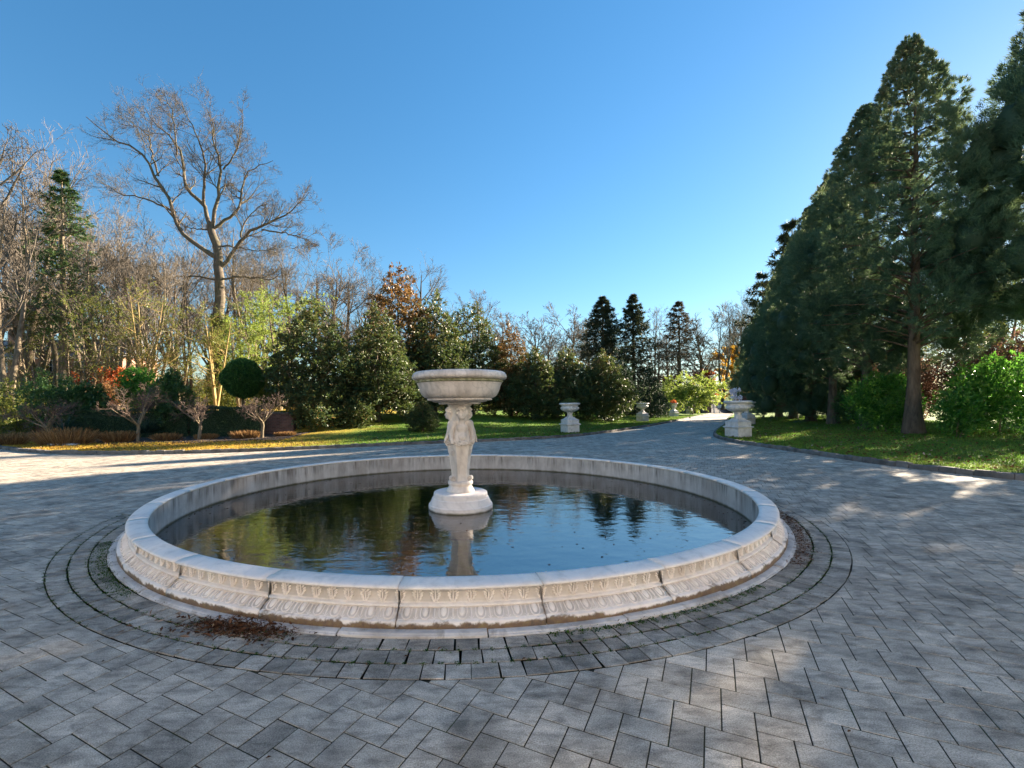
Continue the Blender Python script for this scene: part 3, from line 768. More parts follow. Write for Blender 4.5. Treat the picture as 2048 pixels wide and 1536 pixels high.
# give the band of leaves and the band of eggs their real height
fz = lambda z: z
arc_lathe(g, [(r, z) for r, z in fac], gap*1.4, dA-gap*1.4, 10); me_fac = g.mesh('carved_block')
def polar(r, a, z): return np.array([r*math.cos(a), r*math.sin(a), z])
gl, ge, gt_ = Geo(), Geo(), Geo()
# palmette of lobes on the hollow band, drawn at bearing 0
for dx, dz, ln, tilt in ((0, .083, .015, 0), (-.020, .074, .017, .75), (.020, .074, .017, -.75), (-.028, .055, .018, .85), (.028, .055, .018, -.85), (-.026, .036, .017, .9), (.026, .036, .017, -.9), (-.018, .018, .015, .95), (.018, .018, .015, -.95), (-.010, .006, .010, 1.0), (.010, .006, .010, -1.0)):
    aa = dx/4.38
    M = np.array([[math.cos(aa), -math.sin(aa), 0], [math.sin(aa), math.cos(aa), 0], [0, 0, 1]]) @ np.array([[1, 0, 0], [0, math.cos(tilt), -math.sin(tilt)], [0, math.sin(tilt), math.cos(tilt)]])
    rz_ = np.interp(.160 + dz, [.16, .185, .21, .235, .25], [4.388, 4.377, 4.376, 4.382, 4.391])
    ellip(gl, polar(rz_ + .001, aa, .160 + dz), (.010, .0085, ln), 8, 5, M=M)
tubes(gl, np.array([polar(4.382, 0, .158), polar(4.381, 0, .20), polar(4.385, 0, .235)]), np.array([.006, .006, .004]), 5)
# egg, its frame and a tongue on the sloping band
def slope(sl_, y, out=0.0):
    r_ = np.interp(sl_, [0, .12, .45, .75, 1], [4.404, 4.416, 4.452, 4.480, 4.495]); z_ = np.interp(sl_, [0, .12, .45, .75, 1], [.1245, .1225, .108, .090, .078])
    return polar(r_ + .45*out, y/4.45, z_ + .89*out)
tip = math.radians(-62); Mt = np.array([[math.cos(tip), 0, math.sin(tip)], [0, 1, 0], [-math.sin(tip), 0, math.cos(tip)]])
ellip(ge, slope(.34, 0, -.002), (.013, .022, .040), 12, 7, M=Mt)
u_ = []
for tt in np.linspace(-1, 1, 17):
    if abs(tt) > .5: s_ = (abs(tt)-.5)/.5; y_ = .033*np.sign(tt); w_ = .52 - .50*s_
    else: an = tt/.5*PI/2; y_ = .033*math.sin(an); w_ = .52 + .40*math.cos(an)
    u_.append(slope(w_, y_, .003))
tubes(ge, np.array(u_), np.full(17, .0052), 5)
yy = .5/8*dA*4.45
tubes(gt_, np.array([slope(.15, yy, .002), slope(.55, yy, .003), slope(.97, yy, .001)]), np.array([.008, .006, .002]), 5)
for sg in (-1, 1): tubes(gt_, np.array([slope(.72, yy + sg*.014, .001), slope(.96, yy, .001)]), np.array([.003, .003]), 4)
me_leaf = gl.mesh('leaf_carving'); me_egg = ge.mesh('egg_carving'); me_ton = gt_.mesh('tongue_carving')
for k in range(NSEG):
    r = A0 + k*dA
    mobj('coping_stone', me_cop, M_COPE, pool, rot=(0, 0, r), loc=(0, 0, rng.normal(0, .0015)))
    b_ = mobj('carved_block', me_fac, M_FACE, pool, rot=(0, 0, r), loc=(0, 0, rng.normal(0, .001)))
    if math.sin(r + dA/2) < .35:              # the outer face shows only on the near side
        for q in range(8):
            mobj('leaf_carving', me_leaf, M_CARVE, b_, rot=(0, 0, (q + .03*(q == 0))/8*dA)); mobj('egg_carving', me_egg, M_CARVE, b_, rot=(0, 0, (q+.5)/8*dA))
            if q < 7: mobj('tongue_carving', me_ton, M_CARVE, b_, rot=(0, 0, (q+.5)/8*dA))
g = Geo(); nb_ = 28; dB = 2*PI/nb_
arc_lathe(g, [(4.48, -.03), (4.596, -.03), (4.597, .009), (4.591, .014), (4.580, .0145), (4.576, .020), (4.56, .022), (4.48, .0225)], gap*1.3, dB-gap*1.3, 8); me_sl = g.mesh('base_slab', False)
for k in range(nb_): mobj('base_slab', me_sl, M_SLAB, pool, rot=(rng.normal(0, .0006), rng.normal(0, .0006), math.radians(-85.6) + k*dB), loc=(rng.normal(0, .004), rng.normal(0, .004), rng.normal(0, .002)))
g = Geo(); lathe(g, [(4.255, .262), (4.255, -.5)][::-1], 144); g.Q[0] = g.Q[0][:, ::-1]; gobj('basin_lining', g, M_INNER, pool)
g = Geo(); lathe(g, [(4.275, .25), (4.275, -.5)], 96); gobj('wall_core', g, M_INNER, pool)
g = Geo(); lathe(g, [(.02, -.46), (4.26, -.46)], 64); g.Q[0] = g.Q[0][:, ::-1]; gobj('basin_floor', g, M_FLOOR, pool)
ZW = -.084
g = Geo(); lathe(g, [(.01, ZW), (1.5, ZW), (4.2545, ZW)], 96); g.V[0] += (CX, CY, 0); g.Q[0] = g.Q[0][:, ::-1]
water = gobj('water', g, M_WATER, kind='structure')

# ------------------------------------------------------------------ sculpture: bowl on a pillar of three children
def smin(a, b, k): h = np.clip(.5 + .5*(b-a)/k, 0, 1); return b*(1-h) + a*h - k*h*(1-h)
class SDF:
    def __init__(s, lo, hi, h):
        s.ax = [np.arange(l, u, h) for l, u in zip(lo, hi)]; s.h = h; s.lo = np.array(lo)
        s.X, s.Y, s.Z = np.meshgrid(*s.ax, indexing='ij'); s.d = np.full(s.X.shape, 1.0)
    def el(s, c, r, R=None):
        x, y, z = s.X-c[0], s.Y-c[1], s.Z-c[2]
        k0 = np.sqrt((x/r[0])**2+(y/r[1])**2+(z/r[2])**2); return (k0-1)*min(r)
    def cap(s, a, b, ra, rb):
        a, b = np.array(a, float), np.array(b, float); ba = b-a
        px, py, pz = s.X-a[0], s.Y-a[1], s.Z-a[2]
        t = np.clip((px*ba[0]+py*ba[1]+pz*ba[2])/(ba@ba), 0, 1)
        return np.sqrt((px-t*ba[0])**2+(py-t*ba[1])**2+(pz-t*ba[2])**2) - (ra+(rb-ra)*t)
    def add(s, d, k=.02): s.d = smin(s.d, d, k)
    def sub(s, d, k=.01): s.d = -smin(-s.d, d, k)
    def mesh(s, g):
        d = s.d; sg = d < 0; nx, ny, nz = d.shape
        c8 = [sg[i:nx-1+i, j:ny-1+j, k:nz-1+k] for i in (0, 1) for j in (0, 1) for k in (0, 1)]
        tot = sum(c.astype(int) for c in c8); act = (tot > 0) & (tot < 8)
        acc = np.zeros((*act.shape, 3)); cn = np.zeros(act.shape)
        I = np.stack(np.meshgrid(np.arange(nx-1), np.arange(ny-1), np.arange(nz-1), indexing='ij'), -1).astype(float)
        for ax in range(3):
            o1, o2 = [q for q in range(3) if q != ax]
            for u in (0, 1):
                for v in (0, 1):
                    off = [0, 0, 0]; off[o1] = u; off[o2] = v; of2 = list(off); of2[ax] = 1
                    A = d[off[0]:nx-1+off[0], off[1]:ny-1+off[1], off[2]:nz-1+off[2]]; B = d[of2[0]:nx-1+of2[0], of2[1]:ny-1+of2[1], of2[2]:nz-1+of2[2]]
                    cr = (A < 0) != (B < 0); t = np.where(cr, A/np.where(cr, A-B, 1), 0)
                    p = np.array(off, float)[None, None, None] + t[..., None]*np.eye(3)[ax]
                    acc += np.where(cr[..., None], p, 0); cn += cr
        idx = -np.ones(act.shape, int); idx[act] = np.arange(act.sum())
        V = (I[act] + acc[act]/cn[act][:, None])*s.h + s.lo
        Q = []
        for ax in range(3):
            o1, o2 = [(1, 2), (2, 0), (0, 1)][ax]
            sl0 = [slice(1, n_-1) for n_ in (nx, ny, nz)]; sl1 = [slice(1, n_-1) for n_ in (nx, ny, nz)]
            sl0[ax] = slice(0, d.shape[ax]-1); sl1[ax] = slice(1, d.shape[ax])
            A, B = sg[tuple(sl0)], sg[tuple(sl1)]; cr = np.argwhere(A != B)
            if not len(cr): continue
            flip = A[tuple(cr.T)]
            base = cr.copy(); base[:, o1] += 1; base[:, o2] += 1
            qs = []
            for u, v in ((-1, -1), (0, -1), (0, 0), (-1, 0)):
                b2 = base.copy(); b2[:, o1] += u; b2[:, o2] += v; qs.append(idx[tuple(b2.T)])
            q = np.stack(qs, -1); q[~flip] = q[~flip][:, ::-1]; Q.append(q)
        Q = np.concatenate(Q); Q = Q[(Q >= 0).all(1)]
        g.add(V, Q)

PX, PY = -.30, 7.42
fountain = thing('sculpted_fountain', 'white marble bowl carried by a pillar of carved children standing in the pool', 'fountain', (PX, PY, 0))
def zz(y): return 1.55 - (y/4.267 - 113.1)/123.9
def rr(w_): return w_/4.267/123.9
# bowl (part), its rim and the mossy fillet under the rim
g = Geo(); lathe(g, [(rr(360), zz(262)), (rr(388), zz(256)), (rr(401), zz(246)), (rr(404), zz(234)), (rr(398), zz(215)), (rr(388), zz(200)), (rr(372), zz(192)), (rr(352), zz(190)), (rr(336), zz(196)), (rr(322), zz(222)), (rr(300), zz(300)), (rr(180), zz(370)), (.01, zz(378))], 72)
rim = gobj('bowl_rim', g, M_BOWL, fountain)
g = Geo(); lathe(g, [(rr(345), zz(285)), (rr(371), zz(280)), (rr(374), zz(274)), (rr(371), zz(268)), (rr(362), zz(266)), (rr(366), zz(261)), (rr(355), zz(258))], 72); gobj('fillet', g, M_MOSSLINE, fountain)
g = Geo(); lathe(g, [(.02, zz(412)), (rr(280), zz(412)), (rr(292), zz(408)), (rr(312), zz(394)), (rr(330), zz(368)), (rr(341), zz(340)), (rr(350), zz(310)), (rr(360), zz(288)), (rr(362), zz(284))], 72); bowl = gobj('bowl', g, M_BOWL, fountain)
g = Geo(); lathe(g, [(.02, zz(462)), (rr(176), zz(462)), (rr(181), zz(456)), (rr(181), zz(447)), (rr(205), zz(445)), (rr(230), zz(441)), (rr(234), zz(434)), (rr(272), zz(431)), (rr(277), zz(425)), (rr(277), zz(418)), (rr(270), zz(413))], 72); gobj('bowl_foot', g, M_MOSSLINE if False else M_BOWL, fountain)
# plinth drum
g = Geo(); lathe(g, [(rr(272), -.5), (rr(272), zz(1372)+.0), (rr(272), zz(1316)), (rr(271), zz(1307)), (rr(269), zz(1304)), (rr(263), zz(1303)), (rr(262), zz(1300)), (rr(256), zz(1288)), (rr(246), zz(1266)), (rr(242), zz(1256)), (rr(241), zz(1252)), (rr(232), zz(1250)), (rr(231), zz(1247)), (rr(229), zz(1222)), (rr(226), zz(1210)), (rr(220), zz(1204)), (rr(214), zz(1203)), (.1, zz(1202))], 72); gobj('plinth', g, M_PLINTH, fountain)
g = Geo(); lathe(g, [(rr(120), zz(1206)), (rr(122), zz(1196)), (rr(118), zz(1188)), (rr(108), zz(1176)), (rr(100), zz(1160)), (rr(95), zz(1148)), (rr(103), zz(1142)), (rr(107), zz(1132)), (rr(107), zz(1122)), (rr(102), zz(1113)), (rr(96), zz(1110)), (.02, zz(1108))], 48); gobj('base_moulding', g, M_PED, fountain)
# tapered six-sided pillar with a fluted neck
FA = math.radians(-90 + 14)               # bearing of the child that faces the driveway side of the viewer
g = Geo()
def hexr(y_, z_):  return y_
prof = [(rr(86), zz(1112)), (rr(80), zz(1085)), (rr(76), zz(1050)), (rr(84), zz(980)), (rr(95), zz(900)), (rr(108), zz(840)), (rr(118), zz(790)), (rr(122), zz(770)), (rr(112), zz(720)), (rr(84), zz(640)), (rr(62), zz(600))]
lathe(g, prof, 6, rot=FA + PI/6); shaft = gobj('pillar', g, M_PED, fountain, smooth=False)
g = Geo(); lathe(g, [(rr(70), zz(640)), (rr(66), zz(560)), (rr(70), zz(510)), (rr(84), zz(486)), (rr(100), zz(474)), (rr(104), zz(466)), (rr(100), zz(460))], 72, mod=lambda z, t: -.006*np.abs(np.sin(t*12))*((z > zz(600)) & (z < zz(495)))); gobj('fluted_neck', g, M_PED, fountain)
# raised panels, guilloche rings and flower bunches on the pillar faces
def face_pt(fa, off, z, out=0.0):
    rad = np.interp(z, [p[1] for p in prof], [p[0] for p in prof])*math.cos(PI/6) + out
    return np.array([rad*math.cos(fa) - off*math.sin(fa), rad*math.sin(fa) + off*math.cos(fa), z])
gr_, gf = Geo(), Geo()
for k in range(3):
    fa = FA + k*2*PI/3
    for q in range(4):
        zc = zz(825 + q*44); r_ = .026
        t = np.linspace(0, 2*PI, 15)
        tubes(gr_, np.array([face_pt(fa, r_*math.cos(x), zc + r_*1.15*math.sin(x), .002) for x in t]), np.full(15, .0055), 5)
        ellip(gr_, face_pt(fa, 0, zc, .001), (.008, .008, .008), 6, 4)
    for sgn in (-1, 1):
        tubes(gr_, np.array([face_pt(fa, sgn*(.042 - .006*u), zz(805 + 260*u), .0) for u in np.linspace(0, 1, 6)]), np.full(6, .005), 4)
    fb = fa + PI/3
    for q in range(26):
        a_ = q*2.4; rad = .009*math.sqrt(q)
        ellip(gf, face_pt(fb, rad*math.cos(a_), zz(862) + rad*1.05*math.sin(a_) - .02*(rad/.045), .004), (.010, .010, .010), 6, 4)
    tubes(gf, np.array([face_pt(fb, x, zz(815) - .02*math.cos(x/.06*1.2), .003) for x in np.linspace(-.06, .06, 9)]), np.full(9, .007), 5)
gobj('guilloche', gr_, M_PED, fountain); gobj('flower_bunch', gf, M_PED, fountain)
# scroll feet
for k in range(3):
    fa = FA + PI/3 + k*2*PI/3 - math.radians(4)
    g = Geo(); t = np.linspace(0, 2.6*PI, 26)
    for off in (-.022, 0, .022):
        pts = []
        for x in t:
            r_ = .034*(1 - x/(3.4*PI)); cx_, cz_ = .172, zz(1082)
            px_, pz_ = cx_ + r_*math.cos(x - PI/2), cz_ + r_*math.sin(x - PI/2)
            pts.append((px_*math.cos(fa) - off*math.sin(fa), px_*math.sin(fa) + off*math.cos(fa), pz_))
        tubes(g, np.array(pts), np.linspace(.014, .007, 26), 6)
    tubes(g, np.array([((.10+.07*u)*math.cos(fa), (.10+.07*u)*math.sin(fa), zz(1106) + 0*u) for u in np.linspace(0, 1, 4)]), np.full(4, .026), 8)
    gobj('scroll_foot', g, M_PED, fountain)
# a child: head, curls, torso, arms held down to the garland
z0, z1 = zz(800), zz(466)
s = SDF((-.25, -.32, z0-.03), (.25, .02, z1+.02), .0075)
hz = zz(541)
s.add(s.el((0, -.150, hz), (.078, .088, .094)))
s.add(s.el((0, -.185, hz-.042), (.058, .052, .05)), .03)                    # cheeks and chin
s.add(s.el((.034, -.205, hz-.032), (.028, .026, .028)), .02); s.add(s.el((-.034, -.205, hz-.032), (.028, .026, .028)), .02)
s.add(s.el((0, -.222, hz-.070), (.022, .020, .018)), .015)
s.sub(s.el((.032, -.240, hz-.002), (.022, .020, .013)), .012); s.sub(s.el((-.032, -.240, hz-.002), (.022, .020, .013)), .012)
s.add(s.el((.031, -.226, hz-.003), (.012, .010, .008)), .004); s.add(s.el((-.031, -.226, hz-.003), (.012, .010, .008)), .004)
s.add(s.cap((0, -.232, hz+.004), (0, -.250, hz-.026), .009, .014), .012)      # nose
s.add(s.el((0, -.238, hz-.047), (.022, .010, .007)), .006); s.sub(s.el((0, -.250, hz-.0545), (.024, .010, .0035)), .004); s.add(s.el((0, -.236, hz-.061), (.017, .010, .007)), .006)
s.add(s.el((.078, -.150, hz-.018), (.012, .020, .026)), .008); s.add(s.el((-.078, -.150, hz-.018), (.012, .020, .026)), .008)
for k in range(46):                                                           # curls
    a_ = k*2.399; u_ = (k+.5)/46; el_ = math.asin(1-1.15*u_) if 1-1.15*u_ > -1 else -1
    dx, dy, dz = math.cos(el_)*math.sin(a_), -math.cos(el_)*math.cos(a_), math.sin(el_)
    if dy < -.45 and dz < .42: continue
    s.add(s.el((.080*dx, -.146 + .090*dy, hz + .012 + .094*dz), (.026, .026, .022)), .008)
s.add(s.cap((0, -.135, hz-.075), (0, -.115, zz(632)), .046, .056), .03)
s.add(s.el((0, -.115, zz(672)), (.108, .082, .088)), .03)                     # chest
s.add(s.el((0, -.128, zz(735)), (.094, .098, .085)), .03)                     # belly
s.add(s.el((.045, -.178, zz(655)), (.042, .024, .034)), .025); s.add(s.el((-.045, -.178, zz(655)), (.042, .024, .034)), .025)
s.sub(s.el((0, -.232, zz(738)), (.008, .012, .008)), .006)
s.sub(s.cap((-.07, -.205, zz(695)), (.07, -.205, zz(695)), .007, .007), .01)
for sx in (-1, 1):
    s.add(s.el((.118*sx, -.112, zz(622)), (.050, .048, .050)), .025)
    s.add(s.cap((.124*sx, -.112, zz(625)), (.172*sx, -.120, zz(690)), .046, .040), .02)
    s.add(s.cap((.172*sx, -.120, zz(690)), (.176*sx, -.172, zz(755)), .040, .028), .018)
    s.add(s.el((.172*sx, -.186, zz(768)), (.028, .024, .026)), .014)
    for q in range(4): s.add(s.cap((.160*sx + .009*q*sx - .004*sx, -.196, zz(768)), (.150*sx + .011*q*sx, -.206, zz(786)), .0085, .007), .005)
    s.add(s.cap((.155*sx, -.185, zz(760)), (.138*sx, -.205, zz(772)), .009, .008), .006)
for k in range(5):                                                            # folds of the drape hung from the shoulders
    for sx in (-1, 1):
        s.add(s.cap((.10*sx + .012*k*sx, -.055, zz(640)), (.115*sx + .022*k*sx, -.05-.004*k, zz(790)), .012, .020), .012)
g = Geo(); s.mesh(g); me_child = g.mesh('carved_child')
gg = Geo()                                                                    # garland of fruit and flowers round the hips
for k in range(60):
    u_ = k/59*2-1; a_ = u_*.95; sag = .030*(1-u_*u_)
    for q in range(3):
        c_ = (math.sin(a_)*.205 + rng.normal(0, .007), -.035-math.cos(a_)*.188 + rng.normal(0, .007), zz(772) - sag + rng.normal(0, .016))
        r_ = rng.uniform(.010, .018); ellip(gg, c_, (r_, r_, r_), 7, 5)
me_gar = gg.mesh('garland')
for k in range(3):
    ch = mobj('carved_child', me_child, M_PED, fountain, rot=(0, 0, FA + PI/2 + k*2*PI/3))
    mobj('garland', me_gar, M_PED, ch)

# ------------------------------------------------------------------ urns along the drive
def at_px(px, Y): return (px-956.65)/919.16*Y
def z_px(px, py, Y): return H + ((812.75-py)/919.16 - .0097*(px-956.65)/919.16)*Y
def sq(g, prof):
    "square-section moulding from (half width, z)"
    m = len(prof); V = []
    for h, z in prof: V += [(-h, -h, z), (h, -h, z), (h, h, z), (-h, h, z)]
    Q = [(r*4+i, r*4+(i+1) % 4, r*4+(i+1) % 4+4, r*4+i+4) for r in range(m-1) for i in range(4)] + [(4*m-4, 4*m-3, 4*m-2, 4*m-1)]
    g.add(V, Q)
g = Geo(); sq(g, [(.365, -.05), (.365, .43)]); me_base = g.mesh('block', False)
g = Geo(); sq(g, [(.365, .43), (.40, .445), (.425, .47), (.425, .50), (.40, .515), (.36, .525)]); me_ledge = g.mesh('ledge', False)
g = Geo(); sq(g, [(.352, .52), (.352, .725), (.33, .735), (.30, .75), (.235, .79), (.19, .835), (.185, .87)]); me_upper = g.mesh('upper_block', False)
g = Geo(); lathe(g, [(.185, .865), (.16, .90), (.142, .95), (.138, 1.03), (.150, 1.09), (.175, 1.105), (.175, 1.125), (.13, 1.14)], 32); me_stem = g.mesh('stem')
lob = lambda z, t: .035*(np.abs(np.sin(t*9))-.45)*np.clip((z-1.13)/.06, 0, 1)*np.clip((1.43-z)/.05, 0, 1)
g = Geo(); lathe(g, [(.05, 1.125), (.16, 1.135), (.27, 1.165), (.38, 1.215), (.455, 1.275), (.485, 1.335), (.475, 1.385), (.445, 1.415), (.432, 1.43), (.44, 1.47), (.452, 1.51)], 108, mod=lob); me_bowl = g.mesh('gadrooned_bowl')
g = Geo(); lathe(g, [(.45, 1.505), (.50, 1.52), (.545, 1.545), (.558, 1.58), (.55, 1.612), (.52, 1.632), (.47, 1.635), (.43, 1.61), (.40, 1.55), (.02, 1.54)], 108, mod=lambda z, t: .010*np.abs(np.sin(t*21))*(z > 1.515)*(z < 1.625)); me_rim = g.mesh('rim')
g = Geo(); lathe(g, [(.15, 1.125), (.26, 1.14), (.28, 1.17), (.25, 1.19), (.27, 1.24), (.31, 1.38), (.36, 1.5), (.43, 1.56), (.47, 1.60), (.46, 1.64), (.40, 1.645), (.36, 1.58), (.02, 1.57)], 48); me_bell = g.mesh('bell_cup')
def urn(x, y, z, label, rot=0.0, bell=False):
    t = thing('stone_urn', label, 'urn', (x, y, z), rot, 1, 'stone urns along the driveway')
    for nm, me in (('block', me_base), ('ledge', me_ledge), ('upper_block', me_upper), ('stem', me_stem)): mobj(nm, me, M_URN, t)
    if bell: mobj('bell_cup', me_bell, M_URN, t)
    else: mobj('bowl', me_bowl, M_URN, t); mobj('rim', me_rim, M_URN, t)
    return t
UR = [(4.97, 24.98), (14.35, 40.21), (23.3, 54.8), (32.2, 70)]
ul = ['grey stone urn on a square block, nearest on the left lawn beyond the fountain', 'grey stone urn second along the left kerb, with a thin low plant', 'bell shaped stone urn with red flowers, third along the left kerb', 'small far stone urn under the arching yellow green shrub by the gate']
for k, (x, y) in enumerate(UR): urn(x, y, float(z_left(x, y)) - .03, ul[k], .35 + .1*k, k == 2)
urn(11.45, 20.27, float(z_right(11.45, 20.27)) - .03, 'large stone urn holding white flowers on the right lawn corner', .28)
urn(18.72, 32.06, float(z_right(18.72, 32.06)) - .03, 'stone urn half hidden behind the one with white flowers', .3)

def blob_leaves(g, c, r, n, L, W, tone_lo=0, tone_hi=1, outer=.5, upb=.3, shell=.4):
    d = rdir(n); rad = rng.uniform(0, 1, n)**shell
    p = np.array(c) + d*np.array(r)*rad[:, None]
    dd = nrm(d*outer + rng.normal(0, .6, (n, 3)) + np.array([0, 0, upb])); nn = nrm(rng.normal(0, .7, (n, 3)) + d*.6 + np.array([0, 0, .6]))
    leaves(g, p, dd, nn, L*rng.uniform(.7, 1.3, n), W, rng.uniform(tone_lo, tone_hi, n))
def plant(name, label, cat, x, y, z, fn, mat, group=None):
    g = Geo(); fn(g); o = gobj(name, g, mat, loc=(x, y, z)); o['label'] = label; o['category'] = cat
    if group: o['group'] = group
    return o
plant('boxwood_plant', 'brownish green rounded plant filling the nearest left urn', 'plant', UR[0][0], UR[0][1], 1.66, lambda g: blob_leaves(g, (0, 0, 0), (.42, .42, .28), 2600, .05, .03, .2, 1), M_IVY)
plant('low_plant', 'thin dark plant growing low in the second left urn', 'plant', UR[1][0], UR[1][1], 1.66, lambda g: blob_leaves(g, (0, 0, 0), (.36, .36, .14), 300, .10, .03, 0, .5), M_HEDGE)
plant('red_flowers', 'bunch of red flowers in the bell shaped urn', 'flowers', UR[2][0], UR[2][1], 1.70, lambda g: blob_leaves(g, (0, 0, .12), (.30, .30, .26), 420, .10, .07), M_RED)
def wf(g):
    for k in range(16):
        c_ = np.array([rng.uniform(-.3, .12), rng.uniform(-.2, .2), rng.uniform(.05, .5)])
        tubes(g, np.array([(c_[0]*.5, c_[1]*.5, -.1), c_]), np.array([.006, .004]), 3, tone=0)
        blob_leaves(g, c_, (.06, .06, .05), 26, .07, .05)
plant('white_flowers', 'loose bunch of white flowers in the right lawn urn', 'flowers', 11.40, 20.2, 1.70, wf, M_WHITE)
plant('russet_plant', 'small reddish brown plant beside the white flowers in the urn', 'plant', 11.72, 20.4, 1.68, lambda g: blob_leaves(g, (0, 0, .05), (.2, .2, .16), 300, .07, .04, 0, .4), M_PURP)

# ------------------------------------------------------------------ tree builders
def poly_pts(P, n):
    P = np.array(P, float); s = np.r_[0, np.cumsum(np.linalg.norm(np.diff(P, axis=0), axis=1))]; u = np.linspace(0, s[-1], n)
    return np.stack([np.interp(u, s, P[:, k]) for k in range(3)], -1)
def bare_mesh(h, stems, spread, up, dens, seed, lean=.03, first=.25, tr=.022, twig=.014, fan=38):
    "leafless tree: returns trunk mesh, crown mesh"
    global rng
    keep = rng; rng = np.random.default_rng(seed)
    gt, gc = Geo(), Geo(); P, R = [], []
    for k in range(stems):
        d = np.array([rng.normal(0, lean), rng.normal(0, lean), 1.0]); p = np.array([rng.normal(0, .12*(stems > 1)), rng.normal(0, .12*(stems > 1)), -.2]); pts = [p]
        if stems > 1: d[:2] += np.array([math.cos(k*2.4), math.sin(k*2.4)])*.16
        hh = h*rng.uniform(.8, 1.0) if k else h
        for q in range(13):
            d = d + np.r_[rng.normal(0, .05, 2), 0]; d[:2] *= .93; d = d/np.linalg.norm(d); p = p + d*hh/13; pts.append(p)
        P.append(pts); r0 = h*tr/(1 if stems == 1 else 1.7); r = r0*(1-np.linspace(0, 1, 14))**.75 + .012; r[0] *= 1.35; R.append(r)
    P, R = np.array(P), np.array(R); tubes(gt, P, R, 8)
    P1, R1 = grow(P, R, int(13*dens), first, .97, fan*spread, .42, up, .09, 8, .55, .22, 10, .55, .02)
    P2, R2 = grow(P1, R1, 7, .2, 1., 38, .55, up*.7, .10, 6, .6, .25, 10, .5, .013)
    P3, R3 = grow(P2, R2, 6, .15, 1., 38, .55, up*.5, .12, 5, .65, .25, 12, .4, twig)
    tubes(gc, P1, R1, 5); tubes(gc, P2, R2, 4); tubes(gc, P3, R3, 3)
    n3 = len(P3); sel = rng.permutation(n3)[:int(n3*.9)]
    P4, R4 = grow(P3[sel], R3[sel], 3, .2, 1., 36, .6, up*.4, .12, 4, .8, .2, 12, .3, twig*.9)
    tubes(gc, P4, R4, 3)
    rng = keep
    return gt.mesh('trunk'), gc.mesh('branches')
BARE = {
    'broad': bare_mesh(18, 1, 1.15, .25, 1.1, 21, first=.3),
    'tall': bare_mesh(18, 1, .85, .55, 1.1, 22, first=.38, tr=.017),
    'fan': bare_mesh(14, 4, .7, .75, .55, 23, first=.3, tr=.016),
    'wild': bare_mesh(16, 2, 1.0, .4, .7, 24, lean=.08, first=.25, tr=.019),
    'haze': bare_mesh(18, 1, 1.2, .3, 1.5, 26, first=.15, twig=.042),
    'far': bare_mesh(18, 1, 1.1, .35, 1.0, 25, first=.2, twig=.022),
}
def bare(kind, px, top, Y, label, bark=None, rot=0.0, cat='tree', group=None, zf=z_left, twig=None, sx=1.0):
    x = at_px(px, Y); z = float(zf(x, Y)); h0 = {'broad': 18, 'tall': 18, 'fan': 14, 'wild': 16, 'far': 18, 'haze': 18}[kind]
    s = (z_px(px, top, Y) - z)/max(v.co.z for v in BARE[kind][1].vertices)
    t = thing('bare_tree', label, cat, (x, Y, z), rot, (s*sx, s*sx, s), group)
    tm, cm = BARE[kind]
    a = mobj('trunk', tm, None, t); b_ = mobj('branches', cm, None, t)
    for o, m in ((a, bark or M_BARK), (b_, twig or M_TWIG)):
        if not o.data.materials: o.data.materials.append(m)
        o.material_slots[0].link = 'OBJECT'; o.material_slots[0].material = m
    return t
def lobes_cone(h, bare_h, R, K, prof, seed, rl=.34):
    r = np.random.default_rng(seed); out = []
    for k in range(K):
        u = (k+.5)/K; z = bare_h + (h-bare_h)*u; a = k*2.4 + r.uniform(-.4, .4); pr = np.interp(u, prof[0], prof[1])*R
        rad = max(.28, pr*rl*r.uniform(.8, 1.35)); d = max(0, pr - rad*.8)*r.uniform(.75, 1.12)
        out.append((d*math.cos(a), d*math.sin(a), z, rad, rad, rad*r.uniform(.9, 1.35)))
    return np.array(out)
def crown(lobes, ncl, per, L, W, tone=(0, 1), jit=.16, top_tone=.0, outer=.7, upb=.25, shell=.5, hmax=None):
    g = Geo(); a = lobes[:, 3]**2; idx = rng.choice(len(lobes), ncl, p=a/a.sum())
    d = rdir(ncl); p = lobes[idx, :3] + d*lobes[idx, 3:]*(rng.uniform(0, 1, ncl)**shell)[:, None]
    q = np.repeat(np.arange(ncl), per); n = len(q)
    out = nrm(d[q]*outer + rng.normal(0, .55, (n, 3)) + np.array([0, 0, upb]))
    pos = p[q] + out*jit*rng.uniform(0, 1, (n, 1)) + rng.normal(0, jit*.3, (n, 3))
    nn = nrm(rng.normal(0, .6, (n, 3)) + d[q]*.5 + np.array([0, 0, .7]))
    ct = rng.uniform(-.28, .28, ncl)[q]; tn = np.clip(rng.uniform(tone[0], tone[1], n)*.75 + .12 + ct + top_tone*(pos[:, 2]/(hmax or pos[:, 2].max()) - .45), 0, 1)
    leaves(g, pos, out, nn, L*rng.uniform(.7, 1.25, n), W*rng.uniform(.8, 1.2, n), tn)
    return g
def limbs(h, n, tr, spread=45, seed=1, up=.5, first=.15, ln=.4, lean=.02):
    global rng
    keep = rng; rng = np.random.default_rng(seed); g = Geo()
    P = np.zeros((1, 12, 3)); P[0, :, 2] = np.linspace(-.2, h, 12); P[0, 1:, :2] += np.cumsum(rng.normal(0, lean, (11, 2)), 0)
    R = (tr*(1-np.linspace(0, .93, 12)))[None].copy(); R[0, 0] *= 1.4; tubes(g, P, R, 9)
    P1, R1 = grow(P, R, n, first, .95, spread, ln, up, .08, 7, .5, .2, 8, .6, .012); tubes(g, P1, R1, 5)
    P2, R2 = grow(P1, R1, 4, .3, 1, 40, .5, up*.5, .1, 5, .6, .2, 10, .5, .008); tubes(g, P2, R2, 3)
    rng = keep; return g

